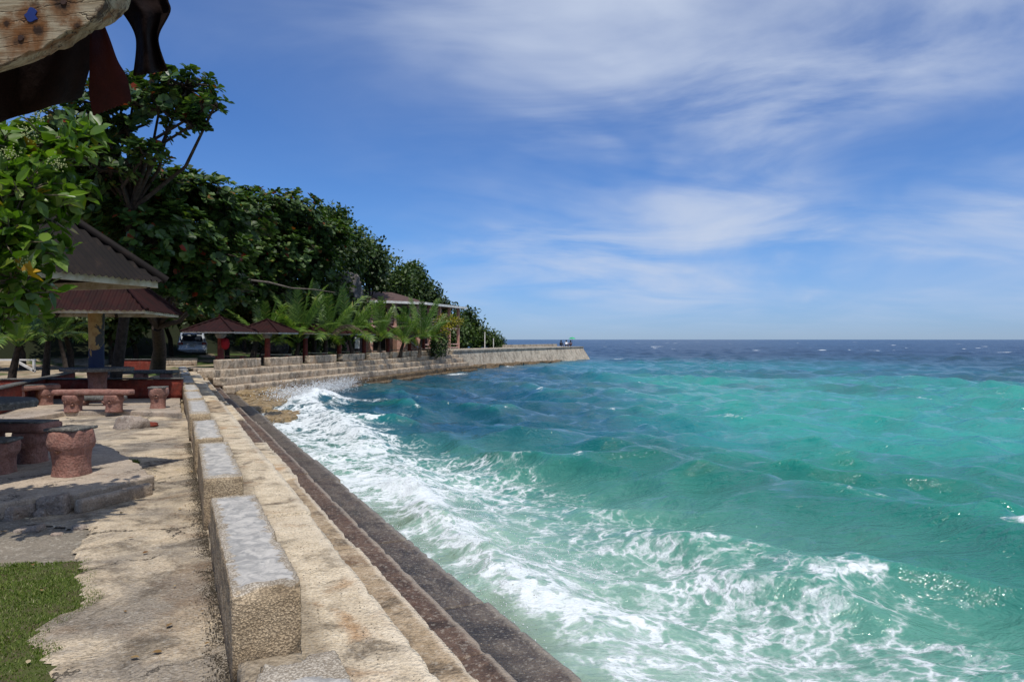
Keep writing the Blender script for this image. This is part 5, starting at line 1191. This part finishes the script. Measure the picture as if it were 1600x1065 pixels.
# ------------------------------------------------------------------ people on the jetty head
def person(label, loc, rz, shirt, skin, pants, lean=0.1):
    t = thing('person', label, 'person', loc, rz)
    J = {'pel': (0, 0, .14), 'chest': (0, -.06 - lean, .48), 'neck': (0, -.08 - lean, .62), 'head': (0, -.10 - lean, .78), 'kl': (-.16, -.42, .36), 'kr': (.16, -.42, .30), 'fl': (-.16, -.58, .02), 'fr': (.17, -.62, .02),
         'tl': (-.16, -.74, .03), 'tr': (.17, -.78, .03), 'sl': (-.19, -.07 - lean, .56), 'sr': (.19, -.07 - lean, .56), 'el': (-.26, -.22 - lean, .36), 'er': (.26, -.22 - lean, .36), 'hl': (-.14, -.42, .42), 'hr': (.14, -.42, .38)}
    ks = list(J); rad = {'pel': .15, 'chest': .14, 'neck': .055, 'head': .1, 'kl': .075, 'kr': .075, 'fl': .045, 'fr': .045, 'tl': .035, 'tr': .035, 'sl': .06, 'sr': .06, 'el': .045, 'er': .045, 'hl': .035, 'hr': .035}
    Ed = [('pel', 'chest'), ('chest', 'neck'), ('neck', 'head'), ('pel', 'kl'), ('pel', 'kr'), ('kl', 'fl'), ('kr', 'fr'), ('fl', 'tl'), ('fr', 'tr'), ('chest', 'sl'), ('chest', 'sr'), ('sl', 'el'), ('sr', 'er'), ('el', 'hl'), ('er', 'hr')]
    me = bpy.data.meshes.new('body'); me.from_pydata([J[k] for k in ks], [(ks.index(a), ks.index(b)) for a, b in Ed], []); me.update(); o = link('body', me, None, t)
    m, n = new_mat('person_clothes'); oc = n.node('ShaderNodeTexCoord').outputs['Object']; s = n.node('ShaderNodeSeparateXYZ'); n.set(s, 0, oc)
    c = n.mix(n.smooth(s.outputs[2], .62, .64), shirt, skin); c = n.mix(n.smooth(s.outputs[1], -.20 - lean, -.24 - lean), c, skin); c = n.mix(n.math('MULTIPLY', n.smooth(s.outputs[2], .34, .28), n.smooth(s.outputs[1], -.60, -.40)), c, pants)
    finish(n, c, .8); me.materials.append(m)
    sk = o.modifiers.new('skin', 'SKIN'); 
    for v, k in zip(me.skin_vertices[0].data, ks): v.radius = (rad[k], rad[k]); v.use_root = (k == 'pel')
    ss = o.modifiers.new('sub', 'SUBSURF'); ss.levels = ss.render_levels = 1
    mb = MB(); mb.lathe((0, -.08 - lean, .74), [(.06, -.06), (.115, .02), (.12, .08), (.08, .14), (.02, .165)], 12, rough=.1); mb.build('hair', simple('hair', (.015, .012, .01), .6), t, smooth=True)
    return t
J0 = qpt(68.4, -1.2, .60)[0]; J1 = qpt(69.5, -.9, .60)[0]; J2 = qpt(67.3, -1.6, .6)[0]
person('person in a dark top sitting at the left on the jetty head', J2, R(150), (.02, .02, .03), (.35, .2, .13), (.02, .02, .03))
person('person in a white shirt sitting between the two others on the jetty head', J0, R(170), (.7, .7, .72), (.35, .2, .13), (.03, .03, .05))
person('person in pale pink sitting below the green umbrella on the jetty head', J1, R(200), (.5, .3, .28), (.35, .2, .13), (.1, .05, .04))
um = thing('umbrella', 'small open green umbrella held over the people on the jetty head', 'umbrella', J1 + Vector((.05, .05, 0)))
mb = MB(); N = 10; ct = Vector((.1, 0, 1.32)); V = [ct] + [Vector((.1 + .5 * math.cos(2 * PI * k / N), .5 * math.sin(2 * PI * k / N), 1.06)) for k in range(N)] + [Vector((.1 + .3 * math.cos(2 * PI * k / N), .3 * math.sin(2 * PI * k / N), 1.23)) for k in range(N)]
mb.add(V, [(0, 11 + k, 11 + (k + 1) % N) for k in range(N)] + [(11 + k, 1 + k, 1 + (k + 1) % N, 11 + (k + 1) % N) for k in range(N)]); mb.build('canopy', simple('umbrella_green', (.02, .42, .16), .6, bump=0), um)
mb = MB(); mb.tube([(.1, 0, .5), (.1, 0, 1.34)], .015, 6); mb.build('shaft', M['darkwood'], um)

# ------------------------------------------------------------------ near bush at the left
def near_bush():
    b = Vector((-6.6, 5.2, 0)); t = thing('leafy_bush', 'bright green broad-leafed bush hanging into the picture at the upper left', 'bush', b, 0); r = np.random.default_rng(8)
    els = [E(20, 235, 5.4, .42, .5, .30), E(80, 225, 5.6, .36, .4, .20), E(135, 205, 5.8, .16, .3, .10), E(40, 300, 5.3, .36, .5, .30), E(15, 370, 5.2, .34, .5, .32), E(85, 345, 5.5, .16, .3, .10), E(20, 440, 5.2, .24, .4, .30),
           E(110, 390, 5.6, .06, .1, .04), E(-60, 330, 5.3, .6, .6, .9), E(100, 318, 5.5, .17, .3, .13), E(62, 392, 5.4, .17, .3, .14), E(115, 290, 5.6, .16, .3, .12), E(38, 478, 5.3, .16, .3, .16), E(10, 500, 5.4, .16, .3, .12), E(75, 255, 5.5, .3, .35, .18), E(70, 455, 5.5, .05, .1, .07)]
    El = [(Vector(c) - b, s) for c, s in els]; mb = MB()
    mb.tube([(0, 0, -.1), (.1, 0, 1.2), (.4, 0, 2.0)], [.09, .07, .05], 8); mb.build('trunk', M['bark'], t, smooth=True); mb = MB()
    H, HO, idx = ell_points(r, El, 430, .2, 1.0)
    for c, s in El: mb.tube([(.4, 0, 2.0), (Vector((.4, 0, 2.0)) + c) / 2 + Vector((0, 0, .12)), c], [.035, .022, .012], 6, cap=False)
    Ps, Ds, Ns = [], [], []
    for k in range(len(H)):
        c = El[idx[k]][0]; q = Vector(H[k]); c2 = c.lerp(q, .1); mb.tube([c2, (c2 + q) / 2 + Vector(r.uniform(-.04, .04, 3)), q], [.008, .006, .003], 5, cap=False)
        ax = (q - c2).normalized()
        for j in range(6):
            s_ = .25 + .15 * j; p_ = c2.lerp(q, min(1, s_)); d = rand_unit(r, 1)[0]; d = d * .9 + np.array(ax) * .5 + np.array([0, 0, .05]); Ps.append(tuple(p_)); Ds.append(d); Ns.append(np.array([0, -.35, 1]) + .7 * rand_unit(r, 1)[0])
    mb.build('twig', M['twig'], t, smooth=True)
    # flower heads
    mb = MB()
    for (u, v) in ((45, 205), (90, 255), (35, 405), (15, 240), (60, 180)):
        c = atv(u, v, 5.0) - b
        for k in range(46): p_ = c + Vector(r.normal(0, .028, 3)); mb.lathe(p_, [(.001, -.006), (.006, 0), (.001, .006)], 5)
    mb.build('flower_cluster', simple('pale_buds', (.32, .36, .14), .7, bump=0), t)['kind'] = 'stuff'
    P, D, Nn = np.array(Ps), np.array(Ds), np.array(Ns); L = r.uniform(.09, .165, len(P))
    world = P + np.array(b); u = world[:, 0] / world[:, 1] * F + 800; score = np.where(u > -10, 0, -5) - world[:, 1] * .5 + L * 5 + r.uniform(0, .3, len(P)); order = np.argsort(-score); s_i, r_i = order[:300], order[300:]
    leaves('foliage', P[r_i], D[r_i], Nn[r_i], L[r_i], OVATE, M['bush'], t, smooth=True); single_leaves(t, P[s_i], D[s_i], Nn[s_i], L[s_i], OVATE, 'bush', r)
near_bush()

# ------------------------------------------------------------------ eave of the shelter overhead, top left
def old_board_mat():
    m, n = new_mat('old_painted_board'); t = n.node('ShaderNodeNewGeometry').outputs['Position']
    mp_ = n.node('ShaderNodeMapping'); n.set(mp_, 0, t); n.set(mp_, 'Rotation', (0, R(-28), 0)); n.set(mp_, 'Scale', (2, 2, 26))
    gr = n.noise(mp_.outputs[0], 5, 7, .7, .3)
    c = n.mix(n.smooth(gr, .35, .65), (.36, .31, .21), (.22, .17, .10)); c = n.mix(n.math('MULTIPLY', n.smooth(gr, .60, .66), .7), c, (.06, .045, .03))
    c = n.mix(n.math('MULTIPLY', n.smooth(n.noise(t, 8, 6, .65, .5), .48, .64), .85), c, (.16, .065, .018))
    c = n.mix(n.math('MULTIPLY', n.smooth(n.noise(t, 13, 6, .7), .54, .64), .9), c, (.04, .022, .012))
    for (u_, v_, r_) in ((52, 30, .045), (34, 62, .05), (100, 6, .05), (60, 52, .035), (120, 42, .03), (10, 40, .03)):
        pz = atv(u_, v_, 1.5); dd_ = n.math('ADD', n.vmath('DISTANCE', t, tuple(pz)), n.math('MULTIPLY', n.math('SUBTRACT', n.noise(t, 18, 6, .7), .5), .09))
        c = n.mix(n.math('MULTIPLY', n.smooth(dd_, r_, r_ * .35), .85), c, (.14, .055, .014)); c = n.mix(n.math('MULTIPLY', n.smooth(dd_, r_ * .45, r_ * .1), .9), c, (.02, .012, .008))
    cr = n.voro(n.vmath('ADD', n.vmath('MULTIPLY', mp_.outputs[0], (1, 1, .12)), n.vmath('SCALE', n.noise(t, 9, 5, .7, out=1), scale=.25)), 2.4, 'DISTANCE_TO_EDGE'); c = n.mix(n.smooth(cr, .010, .002), c, (.03, .02, .012))
    finish(n, c, .85, n.bump(n.math('ADD', gr, n.smooth(cr, 0, .03)), .6, .006), .2); return m
ev = thing('shelter_eave', 'rusty torn roof edge with old cream board hanging over the viewer at the top left', 'roof', (0, 0, 0))
def outline_plate(name, pts, d0, slopex, slopey, th, mat, parent, amp=0):
    q_ = []
    for k_ in range(len(pts)):
        a_, b_ = pts[k_], pts[(k_ + 1) % len(pts)]; m_ = max(1, int(math.hypot(b_[0] - a_[0], b_[1] - a_[1]) / 6)) if a_[0] > -50 and b_[0] > -50 and a_[1] > -40 else 1
        for e_ in range(m_): f__ = e_ / m_; q_.append((a_[0] + (b_[0] - a_[0]) * f__ + random.uniform(-1, 1), a_[1] + (b_[1] - a_[1]) * f__ + random.uniform(-1.3, 1.3)))
    pts = q_
    """thick plate with the outline pts (u,v), depth varies across it"""
    f_ = [atv(u, v, d0 + slopex * (u - 100) / 100 + slopey * (v - 50) / 100) for u, v in pts]; b_ = [p + (p - Vector((0, 0, EYE))).normalized().cross(Vector((0, 0, 0))) + Vector((-.01, th, th * .45)) for p in f_]; n = len(pts)
    mb = MB(); mb.add(f_ + b_, [tuple(range(n)), tuple(range(n, 2 * n))[::-1]] + [(i, i + n, (i + 1) % n + n, (i + 1) % n) for i in range(n)]); return mb.build(name, mat, parent, bevel=.0015)
bd = outline_plate('fascia_board', [(-500, -70), (185, -70), (172, -30), (166, 0), (160, 14), (150, 26), (138, 36), (122, 44), (104, 50), (88, 60), (78, 66), (66, 77), (60, 79), (46, 82), (30, 90), (0, 103), (-120, 140), (-500, 262)], 1.5, 0, 0, .12, old_board_mat(), ev)
bl_ = MB(); c = atv(52, 26, 1.503); bl_.lathe((0, 0, 0), [(.012, -.001), (.0115, .0012)], 14, 1, 1.35, 0, .45, 3); o = bl_.build('blue_paint_spot', simple('blue_paint', (.012, .03, .16), .5, bump=0), ev); o.location = c + Vector((0, -.004, 0)); o.rotation_euler = (R(90), 0, 0)
for (u, v) in ((33, 60), (100, 4)):
    nb = MB(); nb.lathe((0, 0, 0), [(.007, -.002), (.006, .001)], 8); o = nb.build('nail_head', simple('rusted_nail', (.05, .022, .012), .8), ev); o.location = atv(u, v, 1.498); o.rotation_euler = (R(90), 0, 0)
def torn_sheet(name, left, right, d0, mat, parent, waves=3, amp=.02, curl=0.0, nx=36, dl=0.0, dr=0.0):
    """corrugated metal strip between a left and a right outline, both listed top to bottom"""
    def samp(pl, s_):
        q = s_ * (len(pl) - 1); i = min(int(q), len(pl) - 2); f_ = q - i; P0, P1, P2, P3 = [np.array(pl[min(max(k_, 0), len(pl) - 1)], float) for k_ in (i - 1, i, i + 1, i + 2)]; return .5 * (2 * P1 + (P2 - P0) * f_ + (2 * P0 - 5 * P1 + 4 * P2 - P3) * f_ ** 2 + (3 * P1 - P0 - 3 * P2 + P3) * f_ ** 3)
    ny = 30; V = []
    for j in range(ny + 1):
        s_ = j / ny; a, b = samp(left, s_), samp(right, s_)
        for i in range(nx + 1):
            q = i / nx; p_ = a * (1 - q) + b * q
            d = d0 + dl * (1 - q) + dr * q + amp * math.cos(q * waves * 2 * PI) + curl * (s_ ** 2); jag = 1.2 * math.sin(i * 1.7 + j) if j == ny else 0
            V.append(tuple(atv(p_[0], p_[1] + jag, d)))
    k = nx + 1; i, j = np.meshgrid(np.arange(nx), np.arange(ny), indexing='ij'); i, j = i.ravel(), j.ravel(); me = mesh_np(name, np.array(V), [np.stack([j * k + i, j * k + i + 1, (j + 1) * k + i + 1, (j + 1) * k + i], 1)], True)
    o = link(name, me, mat, parent); s = o.modifiers.new('thick', 'SOLIDIFY'); s.thickness = .004; s.offset = 0; return o
rm_d = simple('rusted_sheet', (.012, .006, .005), .85, .1, col2=(.006, .003, .003), sc=9, bump=.5); rm_r = simple('red_oxide_sheet', (.042, .009, .008), .8, .15, col2=(.022, .006, .006), sc=7, bump=.5)
torn_sheet('roof_sheet', [(-460, 120), (-460, 230), (-460, 330)], [(165, -40), (152, 60), (128, 152)], 1.78, rm_d, ev, 5, .03, .1)
torn_sheet('roof_sheet', [(146, 20), (142, 60), (141, 110), (140, 145), (146, 181)], [(152, 15), (171, 60), (184, 95), (199, 122), (206, 158)], 1.66, rm_r, ev, .6, .02, .05)
torn_sheet('roof_sheet', [(168, -45), (174, 0), (196, 26), (211, 52), (214, 76), (209, 119)], [(270, -45), (262, -4), (266, 18), (249, 52), (249, 74), (262, 111)], 1.72, rm_d, ev, 1.2, .035, .05)

# ------------------------------------------------------------------ spray where the waves break
def spray(name, label, pts, n, seed, spread, size=(.006, .02)):
    r = np.random.default_rng(seed); k = r.integers(0, len(pts), n); c = np.array(pts)[k]; P = c + r.normal(size=(n, 3)) * np.array(spread); P[:, 2] = np.maximum(P[:, 2], SEA + .05)
    T = (np.array([(1, 0, -.5), (-.5, .87, -.5), (-.5, -.87, -.5), (0, 0, 1)]), np.array([(0, 1, 2), (0, 3, 1), (1, 3, 2), (2, 3, 0)])); D = rand_unit(r, n)
    o = leaves(name, P, D, rand_unit(r, n), size[0] + (size[1] - size[0]) * r.random(n) ** 5, T, M['foamdrop']); tag(o, label, 'spray'); return o
M['foamdrop'] = simple('spray_white', (.85, .88, .9), .6, bump=0)
pts = [tuple(Vector((-9.55 + .1 * k, 29.3 + 1.0 * k, -.72 + .12 * math.sin(k * 1.7)))) for k in range(9)]
spray('spray', 'white spray thrown up where the wave hits the bay corner', pts, 16000, 4, (.4, .6, .13), (.004, .035))
pts = [tuple(Wf(4.0 + .3 * math.sin(t * 1.3), t, -.95)) for t in np.arange(6.5, 14, .25)]
spray('spray', 'fine white spray along the wave breaking beside the near steps', pts, 5000, 5, (.2, .2, .04), (.0015, .012))
pts = [tuple(Wf(2.72 + .12 * math.sin(t * 2.3), t, -1.0)) for t in np.arange(4, 26, .2)]
spray('spray', 'thin line of white droplets where the water laps the lowest step', pts, 7000, 6, (.08, .12, .05), (.002, .012))
